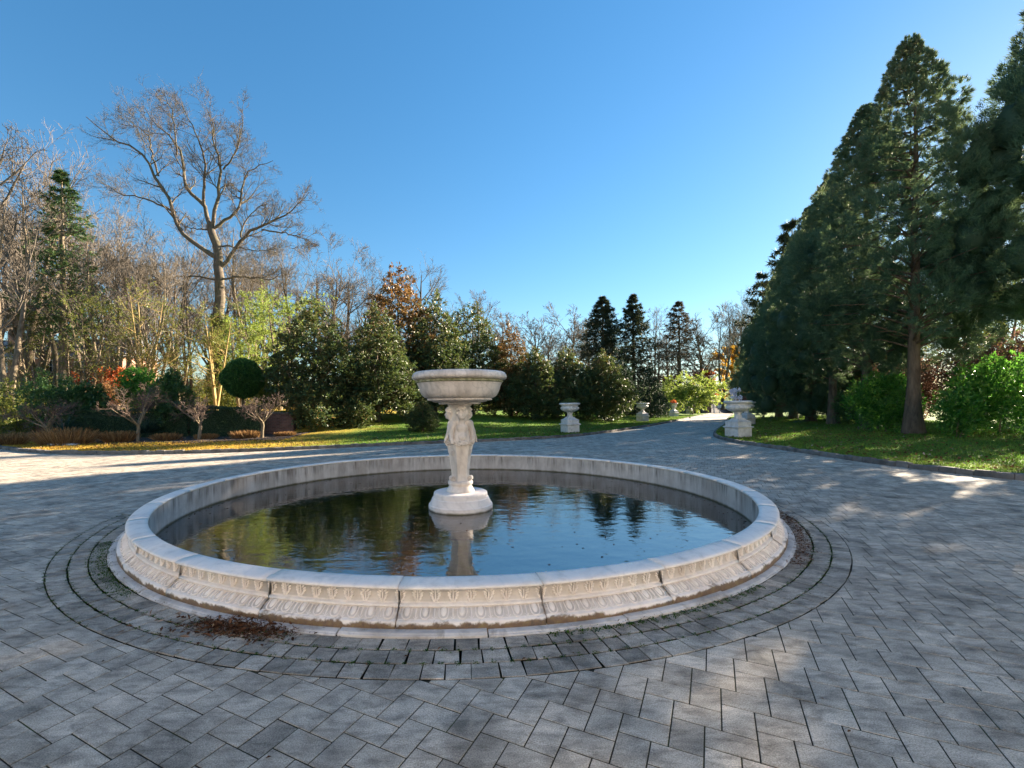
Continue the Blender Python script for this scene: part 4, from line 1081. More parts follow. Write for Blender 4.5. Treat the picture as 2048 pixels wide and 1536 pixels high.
# feathery cedars of the right-hand row
def cedar(h, bare_h, R, seed, N=100, M=44, K=34, core=.45):
    global rng
    keep = rng; rng = np.random.default_rng(seed)
    gt, gn = Geo(), Geo()
    P = np.zeros((1, 14, 3)); P[0, :, 2] = np.linspace(-.2, h*.97, 14); P[0, 1:, :2] += np.cumsum(rng.normal(0, .03, (13, 2)), 0)
    Rr = (.245*(1-np.linspace(0, .95, 14)))[None].copy(); Rr[0, 0] = .43; Rr[0, 1] = .27; tubes(gt, P, Rr, 12)
    u = np.sort((np.arange(N)+rng.uniform(.1, .9, N))/N); zc = bare_h + .6 + (h - bare_h - .9)*u**1.12
    a = np.arange(N)*2.399 + rng.normal(0, .3, N)
    prof = np.interp(u**1.12, [0, .12, .3, .55, .8, 1], [.78, .98, 1.0, .68, .34, .05])*R
    s = .36 + .84*prof/R*rng.uniform(.7, 1.25, N)
    rad = np.maximum(0, prof - s*.55)*np.where(rng.uniform(0, 1, N) < .15, rng.uniform(.35, .6, N), rng.uniform(.78, 1.1, N))
    C = np.stack([rad*np.cos(a), rad*np.sin(a), zc], -1)
    B = np.stack([np.stack([0*rad, 0*rad, zc - rad*.22 - .1], -1), C*[.5, .5, 1] - np.array([0, 0, .12]), C - np.array([0, 0, .1])], 1)
    tubes(gt, B, np.stack([.035+.015*prof/R, .025+0*s, .012+0*s], -1), 5)
    outd = np.stack([np.cos(a), np.sin(a), 0*a], -1)
    q = np.repeat(np.arange(N), M); d = nrm(rng.normal(size=(N*M, 3)) + outd[q]*.55 + np.array([0, 0, .25]))
    tc = C[q] + d*s[q][:, None]*np.array([1, 1, 1.2])*rng.uniform(.62, .9, N*M)[:, None]
    q2 = np.repeat(np.arange(N*M), K); n = len(q2)
    dd = nrm(d[q2]*.9 + rng.normal(0, .42, (n, 3)) + np.array([0, 0, .42]))
    sz = s[q[q2]]
    base = tc[q2] + rng.normal(0, .05, (n, 3))*sz[:, None]
    hi = (base[:, 2]/h)
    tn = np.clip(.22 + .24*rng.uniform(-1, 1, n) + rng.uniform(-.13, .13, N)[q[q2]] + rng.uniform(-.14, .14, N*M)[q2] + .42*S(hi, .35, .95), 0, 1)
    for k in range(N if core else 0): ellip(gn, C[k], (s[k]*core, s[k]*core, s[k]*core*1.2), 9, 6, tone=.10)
    needles(gn, base, dd, rng.uniform(.08, .20, n)*(.6 + .4*np.minimum(sz, 1)), .019, tn)
    rng = keep
    return gt.mesh('trunk'), gn.mesh('crown')
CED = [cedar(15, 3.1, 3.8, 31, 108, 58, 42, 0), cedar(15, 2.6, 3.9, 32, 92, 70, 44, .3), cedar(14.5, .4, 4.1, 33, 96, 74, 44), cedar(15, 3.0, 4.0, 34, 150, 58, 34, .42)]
row = [  # x, y, height, mesh, label
    (17.8, 18.8, 16.4, 0, 'tall feathery evergreen with a bare brown trunk standing among the bright green laurels'),
    (19.2, 22.65, 16.1, 1, 'feathery evergreen behind the tallest one, trunk base dark beside the lawn'),
    (22.4, 29.0, 15.9, 1, 'feathery evergreen third from the right in the row, trunk in deep shade'),
    (24.6, 34.0, 16.0, 2, 'feathery evergreen in the middle of the row, crown reaching low'),
    (27.4, 40.0, 15.6, 2, 'feathery evergreen behind the stone urns, skirted to the ground'),
    (30.4, 46.5, 14.8, 2, 'last feathery evergreen of the row, outermost towards the gate'),
    (21.6, 15.4, 19.5, 3, 'feathery evergreen cut by the right edge, taller than its row'),
    (25.0, 11.0, 17.5, 3, 'feathery evergreen standing beyond the right edge, first of the row'),
]
for k, (x, y, h, v, lb) in enumerate(row):
    s = h/max(q.co.z for q in CED[v][1].vertices)
    t = thing('evergreen_tree', lb, 'tree', (x, y, float(z_right(x, y))), k*1.3, (.25*s+.75, .25*s+.75, s), 'feathery evergreens in a row along the right lawn')
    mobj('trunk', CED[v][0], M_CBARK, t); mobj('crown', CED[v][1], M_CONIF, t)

# spruces with open tiers
def spruce(h, bare_h, R, seed, tiers, per, droop, mat_len=.42, fill=1.0):
    global rng
    keep = rng; rng = np.random.default_rng(seed); gt, gn = Geo(), Geo()
    P = np.zeros((1, 10, 3)); P[0, :, 2] = np.linspace(-.3, h, 10); tubes(gt, P, (h*.017*(1-np.linspace(0, .95, 10)))[None], 8)
    BP, BR = [], []
    for k in range(tiers):
        u = (k+rng.uniform(-.3, .3)+.5)/tiers; z = bare_h + (h-bare_h)*u
        for q in range(per):
            if rng.uniform() < .12: continue
            a = q*2*PI/per + k*1.1 + rng.normal(0, .25); L = max(.18, R*(1-u)**.75*min(1, .55+u*1.6)*rng.uniform(.7, 1.15))
            t = np.linspace(0, 1, 6); zz_ = z + L*(-droop*t + (droop*.9)*t**2.4) + rng.normal(0, .05)
            BP.append(np.stack([L*t*math.cos(a), L*t*math.sin(a), zz_], -1)); BR.append(np.linspace(.045, .012, 6))
    BP, BR = np.array(BP), np.array(BR); tubes(gt, BP, BR, 3)
    P2, R2 = grow(BP, BR, 9, .15, 1., 55, .36, -.15, .06, 4, .6, .2, 8, .45, .008)
    allP = [(BP, int(30*fill)), (P2, int(15*fill))]
    for PP, c in allP:
        T_, n0, _ = PP.shape; idx = np.repeat(np.arange(T_), c); s_ = rng.uniform(.18, 1, len(idx))*(n0-1)*.999; i = s_.astype(int); f = (s_-i)[:, None]
        p = PP[idx, i]*(1-f)+PP[idx, i+1]*f; tg = nrm(PP[idx, i+1]-PP[idx, i])
        dd = nrm(tg*.6 + rng.normal(0, .5, p.shape) + np.array([0, 0, -.12])); needles(gn, p, dd, mat_len*rng.uniform(.6, 1.3, len(p)), mat_len*.24, rng.uniform(0, 1, len(p)))
    rng = keep; return gt.mesh('trunk'), gn.mesh('crown')
SPR = [spruce(21, 3.0, 5.4, 41, 36, 6, .38), spruce(22, 3.5, 4.3, 42, 32, 6, .34), spruce(17, 4.2, 3.4, 43, 30, 6, .25, .42), spruce(17, 5.6, 3.1, 44, 22, 5, .42, .27, .62), spruce(17, 8.0, 3.6, 45, 9, 4, .08, .5), spruce(20, 2.0, 6.0, 46, 28, 5, .30, .36)]
def conifer(v, px, top, Y, label, mat, zf=z_left, rot=0.0, sx=1.0, name='spruce_tree', group=None, bark=None):
    h0 = (21, 22, 17, 17, 17, 20)[v]; x = at_px(px, Y); z = float(zf(x, Y)); s = (z_px(px, top, Y)-z)/max(v.co.z for v in SPR[v][1].vertices)
    t = thing(name, label, 'tree', (x, Y, z), rot, (s*sx, s*sx, s), group)
    mobj('trunk', SPR[v][0], bark or M_BARK, t); o = mobj('crown', SPR[v][1], mat, t)
    o.material_slots[0].link = 'OBJECT'; o.material_slots[0].material = mat
    return t
GS = 'dark spruces standing beyond the magnolias'
conifer(0, 1207, 590, 82, 'broad dark spruce, left of the two close spruces beyond the magnolias', M_SPRUCE, rot=.3, sx=1.6, group=GS)
conifer(1, 1268, 586, 84, 'slender dark spruce with a bare lower trunk beside the broad spruce', M_SPRUCE, rot=1.4, sx=1.45, group=GS)
conifer(5, 1360, 600, 80, 'brown tinged spruce standing alone above the yellow green shrub', M_SPRUCEB, rot=2.2, sx=1.35, group=GS)
conifer(4, 1528, 540, 62, 'ragged pine leaning out beside the evergreen row', M_SPRUCE, z_right, .8, 1.0, 'pine_tree')
conifer(4, 1588, 436, 52, 'pine with a flat top branch sticking out of the evergreen row', M_SPRUCE, z_right, 2.0, .95, 'pine_tree')
conifer(3, 128, 335, 42, 'green fir with brown cones at its tip on the left edge of the woods', M_FIR, rot=.6, sx=1.25, name='fir_tree', bark=M_BARKP)

# magnolias
mag_prof = ([0, .1, .3, .6, .85, 1], [.75, 1, 1, .72, .38, .08])
MAG = []
for k, (h, R, K) in enumerate(((9.5, 3.1, 60), (9, 2.9, 55), (7, 2.6, 46))):
    lb_ = lobes_cone(h, .7, R, K, mag_prof, 50+k, .36)
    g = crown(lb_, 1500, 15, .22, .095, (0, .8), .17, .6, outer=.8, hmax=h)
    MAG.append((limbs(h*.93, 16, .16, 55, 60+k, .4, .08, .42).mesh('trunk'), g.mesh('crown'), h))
M_MAGB = leaf_mat('bronze_magnolia_leaf', [(0, (.03, .055, .022)), (.35, (.075, .10, .035)), (.6, (.15, .10, .035)), (1, (.30, .13, .045))], .2, .5, .3, back=(.20, .11, .045), tcol=(.35, .2, .05))
def magnolia(v, px, top, Y, label, rot=0.0, sx=1.0, cat='tree', mat=None):
    x = at_px(px, Y); z = float(z_left(x, Y)); s = (z_px(px, top, Y)-z)/max(q.co.z for q in MAG[v][1].vertices)
    t = thing('magnolia_tree', label, cat, (x, Y, z), rot, (s*sx, s*sx, s), 'magnolias on the left lawn')
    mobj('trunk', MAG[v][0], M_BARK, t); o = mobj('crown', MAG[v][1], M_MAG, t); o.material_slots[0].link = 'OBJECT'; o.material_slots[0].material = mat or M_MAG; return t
magnolia(0, 628, 590, 26.5, 'wide dark magnolia leftmost on the lawn beside the round topiary', .2, 1.25)
magnolia(1, 755, 600, 28.5, 'glossy magnolia with golden leaf tips just left of the fountain bowl', 1.6, 1.2)
magnolia(0, 800, 525, 35, 'tallest bronze topped magnolia rising above its neighbours', 2.9, 1.0, mat=M_MAGB)
magnolia(1, 870, 575, 34, 'magnolia directly behind the left rim of the fountain bowl', 4.2, 1.1)
magnolia(0, 945, 600, 38, 'dark magnolia behind the middle of the fountain bowl', 5.0, 1.15)
magnolia(1, 1022, 640, 38, 'dark magnolia right of the fountain bowl with a pointed crown', .9, 1.0, mat=M_MAGB)
magnolia(2, 1068, 690, 36, 'smaller sparkling magnolia between the bowl and the nearest urn', 2.2, 1.25)
magnolia(2, 1133, 690, 38, 'round dark magnolia directly behind the nearest left urn', 3.4, 1.1)
magnolia(2, 1208, 695, 39, 'pale glinting magnolia last in the line towards the gate', 4.4, 1.15)
magnolia(2, 845, 795, 24.5, 'low young magnolia shrub on the lawn left of the pillar', 1.1, 1.5, 'shrub')

# the great bare oak, limbs followed one by one
OY = 46.0
def oak_pt(cx, cy, dy=0.0):
    px, py = cx/2.926, 170 + cy/2.926
    return ((px-956.65)/919.16*OY, OY + dy, z_px(px, py, OY))
oak_limbs = [
    ([(1292, 1760), (1286, 1500), (1284, 1400), (1290, 1200), (1290, 1060), (1278, 950), (1252, 870), (1238, 820)], .62, .34, 0),
    ([(1272, 1010), (1200, 960), (1130, 905), (1065, 850), (1050, 770), (1022, 680), (985, 610), (940, 530), (905, 450), (840, 405), (740, 365), (660, 300), (580, 230)], .30, .04, -1.2),
    ([(940, 530), (900, 430), (868, 340), (850, 270), (790, 215), (690, 170)], .13, .03, 1.5),
    ([(1040, 745), (950, 700), (850, 660), (760, 632), (680, 622), (600, 560)], .15, .03, 1.0),
    ([(1238, 822), (1216, 760), (1205, 705), (1150, 660), (1085, 592), (1068, 520), (1050, 430), (1035, 365), (980, 270), (930, 225), (865, 175), (800, 70)], .28, .03, 1.6),
    ([(1205, 705), (1212, 620), (1232, 530), (1238, 440), (1222, 360), (1182, 270), (1150, 190)], .20, .03, -1.8),
    ([(1050, 410), (1052, 270), (1048, 170), (1000, 60)], .10, .03, -1.0),
    ([(1250, 832), (1264, 750), (1298, 680), (1300, 600), (1320, 500), (1302, 420), (1282, 350), (1290, 250), (1250, 160)], .26, .03, -.8),
    ([(1258, 842), (1320, 780), (1382, 720), (1402, 650), (1385, 570), (1430, 460), (1490, 410), (1560, 380)], .22, .03, 2.0),
    ([(1320, 495), (1400, 425), (1440, 350), (1480, 260), (1470, 200)], .11, .03, -1.6),
    ([(1300, 1065), (1370, 1000), (1420, 930), (1470, 875), (1560, 842), (1650, 802), (1720, 785), (1785, 720), (1850, 665)], .27, .03, -1.4),
    ([(1425, 925), (1412, 850), (1445, 760), (1500, 690), (1560, 640)], .13, .03, 1.2),
    ([(1540, 848), (1650, 850), (1750, 868), (1840, 905)], .11, .03, 1.6),
    ([(1275, 1140), (1180, 1126), (1080, 1138), (1000, 1165), (920, 1130)], .13, .03, -2.0),
    ([(1300, 1135), (1420, 1128), (1520, 1142), (1640, 1165), (1720, 1130)], .15, .03, -2.2),
    ([(1245, 850), (1150, 838), (1075, 822)], .10, .05, .4),
    ([(1285, 935), (1380, 938), (1480, 945), (1560, 915)], .12, .03, 2.2)]
gt, gc = Geo(), Geo(); LP, LR = [], []
for pts, ra, rb, dy in oak_limbs:
    m = len(pts); q = poly_pts([oak_pt(x, y, dy*(k/(m-1))) for k, (x, y) in enumerate(pts)], 16)
    q[1:-1] += rng.normal(0, .05, (14, 3)); r = np.linspace(ra, rb, 16)
    if len(LP) == 0: r[0] = .85; tubes(gt, q, r, 12)
    else: r = r*.78; tubes(gc, q, r, 7)
    LP.append(q); LR.append(r)
LP, LR = np.array(LP[1:]), np.array(LR[1:])
LL = np.linalg.norm(np.diff(LP, axis=1), axis=2).sum(1)
P2, R2 = grow(LP, LR, 15, .25, .97, 46, .34, .35, .12, 8, .5, .2, 12, .35, .022, plen=np.minimum(LL, 8.5))
P3, R3 = grow(P2, R2, 7, .12, 1., 44, .58, .3, .13, 6, .6, .25, 12, .4, .012)
P4, R4 = grow(P3, R3, 6, .15, 1., 40, .6, .2, .13, 4, .65, .25, 12, .4, .0095)
P5, R5 = grow(P4, R4, 2, .3, 1., 40, .65, .2, .1, 3, .8, .2, 12, .3, .008)
tubes(gc, P2, R2, 4); tubes(gc, P3, R3, 3); tubes(gc, P4, R4, 3); tubes(gc, P5, R5, 3)
ob = oak_pt(1292, 1760); oz = float(z_left(ob[0], OY))
for gq in (gt, gc):
    for v in gq.V: v -= np.array([ob[0], OY, oz])
oak = thing('oak_tree', 'great bare oak with wide twisting limbs and an ivy clad trunk, tallest on the left', 'tree', (ob[0], OY, oz))
gobj('trunk', gt, M_OAK, oak); gobj('branches', gc, M_OAK, oak)
# ivy round the oak's trunk
g = Geo(); n = 5200; a = rng.uniform(0, 2*PI, n); hz_ = rng.uniform(0, 1, n)**1.2*9.5; rad = .62 + np.abs(rng.normal(0, .45, n))*(1.1 - hz_/12)
leaves(g, np.stack([rad*np.cos(a), rad*np.sin(a), hz_], -1), rdir(n), rdir(n), .20, .15, rng.uniform(0, 1, n)); gobj('ivy', g, M_IVY, oak)

# bare woods, left to right
GW = 'bare trees of the woods behind the left garden'
woods = [
    ('broad', -40, 190, 40, 'bare tree at the left edge, only its right branches in view', .4, M_BARK),
    ('tall', 45, 220, 46, 'tall bare tree with a smooth grey trunk in front of the house gable', 1.3, M_BARK),
    ('wild', 20, 300, 36, 'forked bare tree low at the left edge near the brick wall', 2.2, M_BARKP),
    ('tall', 112, 390, 52, 'thin bare tree right beside the fir', 3.1, M_BARK),
    ('far', 190, 370, 60, 'bare tree behind the fir with a rounded twig crown', 4.0, M_BARK),
    ('fan', 225, 410, 43, 'pale many stemmed bare tree between the fir and the oak', 4.7, M_BARKP),
    ('tall', 265, 390, 58, 'slim upright bare tree left of the oak, first of a close pair', 5.5, M_BARK),
    ('fan', 305, 425, 48, 'greenish many stemmed bare tree left of the oak', .7, M_BARKP),
    ('tall', 345, 400, 62, 'slim upright bare tree left of the oak, second of a close pair', 1.6, M_BARK),
    ('wild', 385, 490, 44, 'low leaning bare tree just left of the oak trunk', 2.5, M_BARK),
    ('tall', 490, 440, 58, 'upright bare tree just right of the oak trunk', 3.3, M_BARK),
    ('wild', 530, 450, 52, 'bare tree with an ivy covered trunk behind the pale green tree', 4.1, M_BARKP),
    ('tall', 585, 440, 60, 'slender bare tree above the pale green tree', 5.2, M_BARK),
    ('far', 640, 460, 64, 'many stemmed bare tree left above the first magnolia', .2, M_BARK),
    ('far', 690, 470, 68, 'twiggy bare tree above the gap behind the small fir', 1.1, M_BARK),
    ('tall', 735, 490, 72, 'bare tree showing left of the tallest magnolia', 2.0, M_BARK),
    ('broad', 842, 515, 76, 'bare tree peeping over the right side of the tallest magnolia', 3.6, M_BARK),
    ('tall', 155, 450, 70, 'far bare tree over the house roof', 2.8, M_BARK),
    ('fan', 75, 440, 62, 'far many stemmed bare tree in front of the house roof', 1.9, M_BARK),
    ('far', 430, 450, 74, 'far rounded bare tree behind the oak trunk', 5.9, M_BARK),
    ('wild', 270, 490, 36, 'pale leaning bare sapling tree above the dark hedge', .9, M_BARKP),
]
for kd, px, tp, Y, lb, rt, bk in woods: bare(kd, px, tp, Y, lb, bk, rt, group=GW)
for k, (px, tp) in enumerate(((-20, 300), (40, 290), (95, 350), (140, 400), (210, 420), (285, 425), (350, 460), (415, 500), (510, 475), (570, 480), (640, 485), (715, 510), (865, 550), (975, 630))):
    bare('far', px, tp, 66 + (k*37 % 17), 'thin bare tree, one of many alike in the twiggy wood behind the left garden', (M_BARK, M_BARKP)[k % 2], k*1.7, group='thin bare trees at the back of the wood')
bare('wild', 938, 568, 62, 'small bare tree alone against the sky above the fountain bowl', M_BARK, 1.2)
GF = 'bare trees beyond the lawn towards the gate'
far_b = [
    ('haze', 1005, 610, 95, 'far bare tree right above the pointed magnolia', .3, z_left), ('haze', 1065, 618, 92, 'far rounded bare tree between two magnolias', 1.4, z_left),
    ('haze', 1145, 606, 96, 'broad far bare tree left of the dark spruces', 2.3, z_left), ('haze', 1100, 638, 100, 'faint far bare tree low against the sky', 3.0, z_left),
    ('tall', 1236, 638, 105, 'thin bare tree in the gap between the two close spruces', 3.9, z_left), ('wild', 1310, 618, 92, 'dark bare tree between the slender and the lone spruce', 4.6, z_left),
    ('haze', 1400, 618, 90, 'wide dark bare tree right of the lone spruce', 5.4, z_left), ('wild', 1445, 600, 84, 'dark spreading bare tree over the gate', .8, z_left),
    ('tall', 1486, 578, 96, 'tall bare tree left of the ragged pine', 1.7, z_right), ('haze', 1470, 608, 110, 'far bare tree behind the golden tree', 2.6, z_right), ('tall', 1516, 568, 88, 'tall bare tree half hidden behind the ragged pine', 3.5, z_right),
    ('haze', 1340, 638, 110, 'faint far bare tree behind the lone spruce', 4.3, z_left), ('haze', 1180, 618, 112, 'faint far bare tree behind the broad spruce', 5.0, z_left)]
for kd, px, tp, Y, lb, rt, zf in far_b: bare(kd, px, tp, Y, lb, M_BARK, rt, group=GF, zf=zf)

# pale green tree with drooping sprays
def spray_tree(name, label, px, top, Y, w, dens, mat, zf=z_left, cat='tree', L=.18, W=.05, droop=-.5, bare_h=.25, bark=None):
    x = at_px(px, Y); z = float(zf(x, Y)); h = z_px(px, top, Y) - z
    t = thing(name, label, cat, (x, Y, z)); gt, gl_ = Geo(), Geo()
    P = np.zeros((3, 10, 3)); P[:, :, 2] = np.linspace(-.1, h*.85, 10)
    for k in range(3): P[k, :, 0] += np.linspace(0, 1, 10)*w*.35*math.cos(k*2.1+.4); P[k, :, 1] += np.linspace(0, 1, 10)*w*.35*math.sin(k*2.1+.4)
    R = np.tile(np.linspace(h*.016, .012, 10), (3, 1)); tubes(gt, P, R, 6)
    P1, R1 = grow(P, R, 14, bare_h, 1, 55, .38*w/h*1.8, .1, .1, 7, .5, .25, 12, .3, .012); tubes(gt, P1, R1, 4)
    P2, R2 = grow(P1, R1, 6, .2, 1, 45, .6, droop, .12, 6, .6, .25, 12, .3, .007); tubes(gt, P2, R2, 3)
    for PP, c in ((P1, dens), (P2, dens)):
        T_, n0, _ = PP.shape; idx = np.repeat(np.arange(T_), c); s_ = rng.uniform(.15, 1, len(idx))*(n0-1)*.999; i = s_.astype(int); f = (s_-i)[:, None]
        p = PP[idx, i]*(1-f)+PP[idx, i+1]*f + rng.normal(0, .05, (len(idx), 3)); tg = nrm(PP[idx, i+1]-PP[idx, i])
        dd = nrm(tg*.5 + rng.normal(0, .6, p.shape) + np.array([0, 0, -.25])); leaves(gl_, p, dd, rdir(len(p)), L*rng.uniform(.7, 1.3, len(p)), W, np.clip(rng.normal(.5, .25, len(p)), 0, 1))
    gobj('trunk', gt, bark or M_BARKP, t); gobj('crown', gl_, mat, t); return t
spray_tree('weeping_tree', 'pale green feathery tree between the oak and the magnolias', 560, 570, 38, 4.6, 26, M_LIME, L=.2, W=.07)
spray_tree('young_tree', 'yellow green wispy young tree left of the fir', 62, 600, 40, 3.2, 11, M_IVY, L=.16, W=.07, droop=.1)
spray_tree('young_tree', 'yellow green wispy young tree between the fir and the golden twigged one', 228, 570, 41, 3.4, 12, M_IVY, L=.16, W=.07, droop=.2)
spray_tree('young_tree', 'yellow green wispy young tree right of the oak behind the pale green trees', 520, 560, 47, 4.0, 14, M_LIME, L=.18, W=.07, droop=.1)
spray_tree('weeping_tree', 'pale green feathery tree just right of the oak trunk, behind the topiary', 478, 620, 41, 3.4, 18, M_LIME, L=.2, W=.07)
spray_tree('young_tree', 'golden twigged young tree with a pale stem above the dark hedge', 290, 560, 32, 3.2, 7, M_IVY, L=.13, W=.06, droop=.3, bark=M_TWIGY)
spray_tree('young_tree', 'golden twigged young tree at the foot of the oak', 432, 600, 33, 3.0, 9, M_IVY, L=.13, W=.06, droop=.3, bark=M_TWIGY)
spray_tree('young_tree', 'olive leaved young tree under the fir, trailing fine branches', 175, 590, 34, 3.6, 12, M_IVY, L=.14, W=.06, droop=-.2)
spray_tree('young_tree', 'olive leaved young tree left of the oak with thin upright stems', 360, 600, 37, 3.0, 10, M_IVY, L=.14, W=.06, droop=.2)
spray_tree('bright_shrub', 'bright green feathery shrub right of the round topiary', 540, 742, 27, 1.5, 26, M_LIME, cat='shrub', L=.14, W=.04, droop=.5, bare_h=.1)
spray_tree('arching_shrub', 'yellow green arching shrub over the far urn by the gate', 1385, 768, 66, 5.0, 26, M_LIME, cat='shrub', L=.3, W=.13, droop=-.3, bare_h=.2)
spray_tree('arching_shrub', 'half bare yellowing shrub left of the arching one by the gate', 1335, 775, 70, 3.4, 8, M_LIME, cat='shrub', L=.3, W=.12, droop=0, bare_h=.2)
spray_tree('golden_tree', 'golden yellow autumn tree beyond the gate beside the evergreen row', 1478, 690, 88, 5.5, 34, M_GOLD, z_right, L=.38, W=.25, droop=-.2)
spray_tree('russet_tree', 'small russet leaved tree behind the gate pier', 1412, 735, 90, 3.4, 12, M_RED, L=.35, W=.2, droop=-.1)
spray_tree('russet_shrub', 'red orange leaved shrub in front of the brick house', 205, 745, 38, 2.2, 13, M_RED, cat='shrub', L=.2, W=.12, droop=.3)
spray_tree('copper_shrub', 'copper brown tangled shrub beneath the russet one', 218, 780, 33, 1.8, 10, M_STRAW, cat='shrub', L=.14, W=.05, droop=.2)

# dark yews near the end of the lawn
for px, tp, Y, lb in ((1252, 742, 52, 'dark pointed yew behind the second urn, left one'), (1300, 735, 50, 'dark broad yew behind the second urn, right one'), (1236, 690, 60, 'narrow dark yew against the slender spruce')):
    x = at_px(px, Y); z = float(z_left(x, Y)); h = z_px(px, tp, Y)-z; lb_ = lobes_cone(h, .1, h*.36, 30, ([0, .2, .6, 1], [1, 1, .6, .05]), px, .4)
    t = thing('yew_tree', lb, 'tree', (x, Y, z)); gobj('trunk', limbs(h*.9, 6, .09, 50, 3), M_BARK, t)
    gobj('crown', crown(lb_, 700, 14, .24, .06, jit=.16, upb=.7), M_YEW, t)

# tangled undergrowth between the trunks, too fine to count
g = Geo(); n = 26000; px_ = rng.uniform(-120, 1000, n); Yd = rng.uniform(50, 88, n); xx = at_px(px_, Yd); h_ = rng.uniform(0, 1, n)**1.3*(1.6 + 1.6*np.sin(xx*.35)**2)
leaves(g, np.c_[xx, Yd, z_left(xx, Yd) + h_], rdir(n), rdir(n), rng.uniform(.3, .7, n), .12, rng.uniform(0, 1, n)); gobj('undergrowth', g, M_IVY, kind='stuff')
g = Geo(); n = 5000; px_ = rng.uniform(-120, 1520, n); Yd = rng.uniform(52, 110, n); xx = at_px(px_, Yd); zb_ = z_left(xx, Yd); ok = dist_to(KRs, xx, Yd) > 7; xx, Yd, zb_ = xx[ok], Yd[ok], zb_[ok]; n = len(xx)
d_ = nrm(np.c_[rng.normal(0, .35, (n, 2)), np.ones(n)]); L_ = rng.uniform(1.2, 4.5, n)[:, None]
P_ = np.stack([np.c_[xx, Yd, zb_ - .1], np.c_[xx, Yd, zb_] + d_*L_*.5 + rng.normal(0, .15, (n, 3)), np.c_[xx, Yd, zb_] + d_*L_ + rng.normal(0, .35, (n, 3))], 1)
tubes(g, P_, np.tile([.035, .025, .012], (n, 1)), 3); gobj('thicket', g, M_TWIG, kind='stuff')

# ------------------------------------------------------------------ left garden
def wall_obj():
    t = thing('garden_wall', 'low dark brick retaining wall behind the hedges on the left', 'wall')
    xs = np.linspace(-31, -9.6, 60); ys = wall_y(xs); n = len(xs); g = Geo(); zt = 1.27
    V = np.vstack([np.c_[xs, ys-.17, np.full(n, -.2)], np.c_[xs, ys-.17, np.full(n, zt)], np.c_[xs, ys+.17, np.full(n, zt)], np.c_[xs, ys+.17, np.full(n, -.2)]])
    g.add(V, [(r*n+k, r*n+k+1, (r+1)*n+k+1, (r+1)*n+k) for r in range(3) for k in range(n-1)] + [(n-1, 4*n-1, 3*n-1, 2*n-1)]); gobj('wall_body', g, M_WALLBRICK, t, smooth=False)
    for k in range(34):
        x = -31 + k*.622 + .31; g = Geo(); box(g, (x, float(wall_y(x)), zt+.035), (.61, .44, .07), bev=.012, rz=math.atan2(float(wall_y(x+.1)-wall_y(x)), .1)); gobj('cap_stone', g, M_KERB, t, smooth=False)
wall_obj()
def hedge(px0, px1, Y, top, label, dep=.9):
    x0, x1 = at_px(px0, Y), at_px(px1, Y); z = float(z_left((x0+x1)/2, Y)); h = z_px((px0+px1)/2, top, Y)-z
    g = Geo(); n = int(5200*(x1-x0)/3)
    p = np.c_[rng.uniform(0, x1-x0, n), rng.uniform(-dep/2, dep/2, n), rng.uniform(.02, 1, n)**.8*h]
    k = rng.integers(0, 3, n); p[k == 0, 1] = -dep/2 + np.abs(rng.normal(0, .07, (k == 0).sum())); p[k == 1, 2] = h - np.abs(rng.normal(0, .06, (k == 1).sum()))
    p[:, 2] += .05*np.sin(p[:, 0]*2.3); leaves(g, p, rdir(n), rdir(n), .085, .05, rng.uniform(0, 1, n))
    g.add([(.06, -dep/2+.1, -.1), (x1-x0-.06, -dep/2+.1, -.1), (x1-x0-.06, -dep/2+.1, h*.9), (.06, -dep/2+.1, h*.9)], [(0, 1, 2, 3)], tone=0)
    o = gobj('hedge', g, M_HEDGE, loc=(x0, Y, z), smooth=False); o['label'] = label; o['category'] = 'hedge'
hedge(150, 386, 23.1, 820, 'dark clipped hedge against the wall behind the widest pruned tree')
hedge(388, 528, 22.8, 814, 'long dark clipped hedge under the round topiary')
def camellia(px, top, Y, w, label, base_py=None, mat=None, ncl=520, up_from=.05, L=.12):
    x = at_px(px, Y); z = float(z_left(x, Y)); h = z_px(px, top, Y)-z
    lb_ = lobes_cone(h, h*up_from, w, 26, ([0, .3, .7, 1], [.7, 1, .85, .3]), int(px), .42)
    t = thing('broadleaf_shrub', label, 'shrub', (x, Y, z)); gobj('stem', limbs(h*.8, 10, .05, 40, int(px), .3, .05), M_BARK, t)
    gobj('foliage', crown(lb_, ncl, 14, L, .06, jit=.12), mat or M_CAM, t); return t
camellia(105, 748, 23.3, 1.55, 'glossy green camellia left of the russet shrub, overhanging the brick wall', up_from=.3)
camellia(178, 772, 23.6, 1.15, 'glossy dark green camellia right of the yucca', up_from=.3)
camellia(275, 742, 24.8, 1.05, 'light green broadleaf shrub behind the second pruned tree', mat=M_RHODO, up_from=.3)
camellia(343, 752, 23.0, 1.0, 'dark pointed camellia on a forked stem between two pruned trees', up_from=.3)
camellia(30, 770, 26.5, 1.5, 'olive shrub at the left edge behind the wall', mat=M_IVY, up_from=.1)
camellia(628, 778, 24.6, 1.5, 'dark evergreen shrub at the foot of the leftmost magnolia', ncl=700, mat=M_MAG, L=.16)
camellia(700, 800, 26.0, 1.5, 'low dark evergreen shrub between the two leftmost magnolias', ncl=600, mat=M_MAG, L=.16)
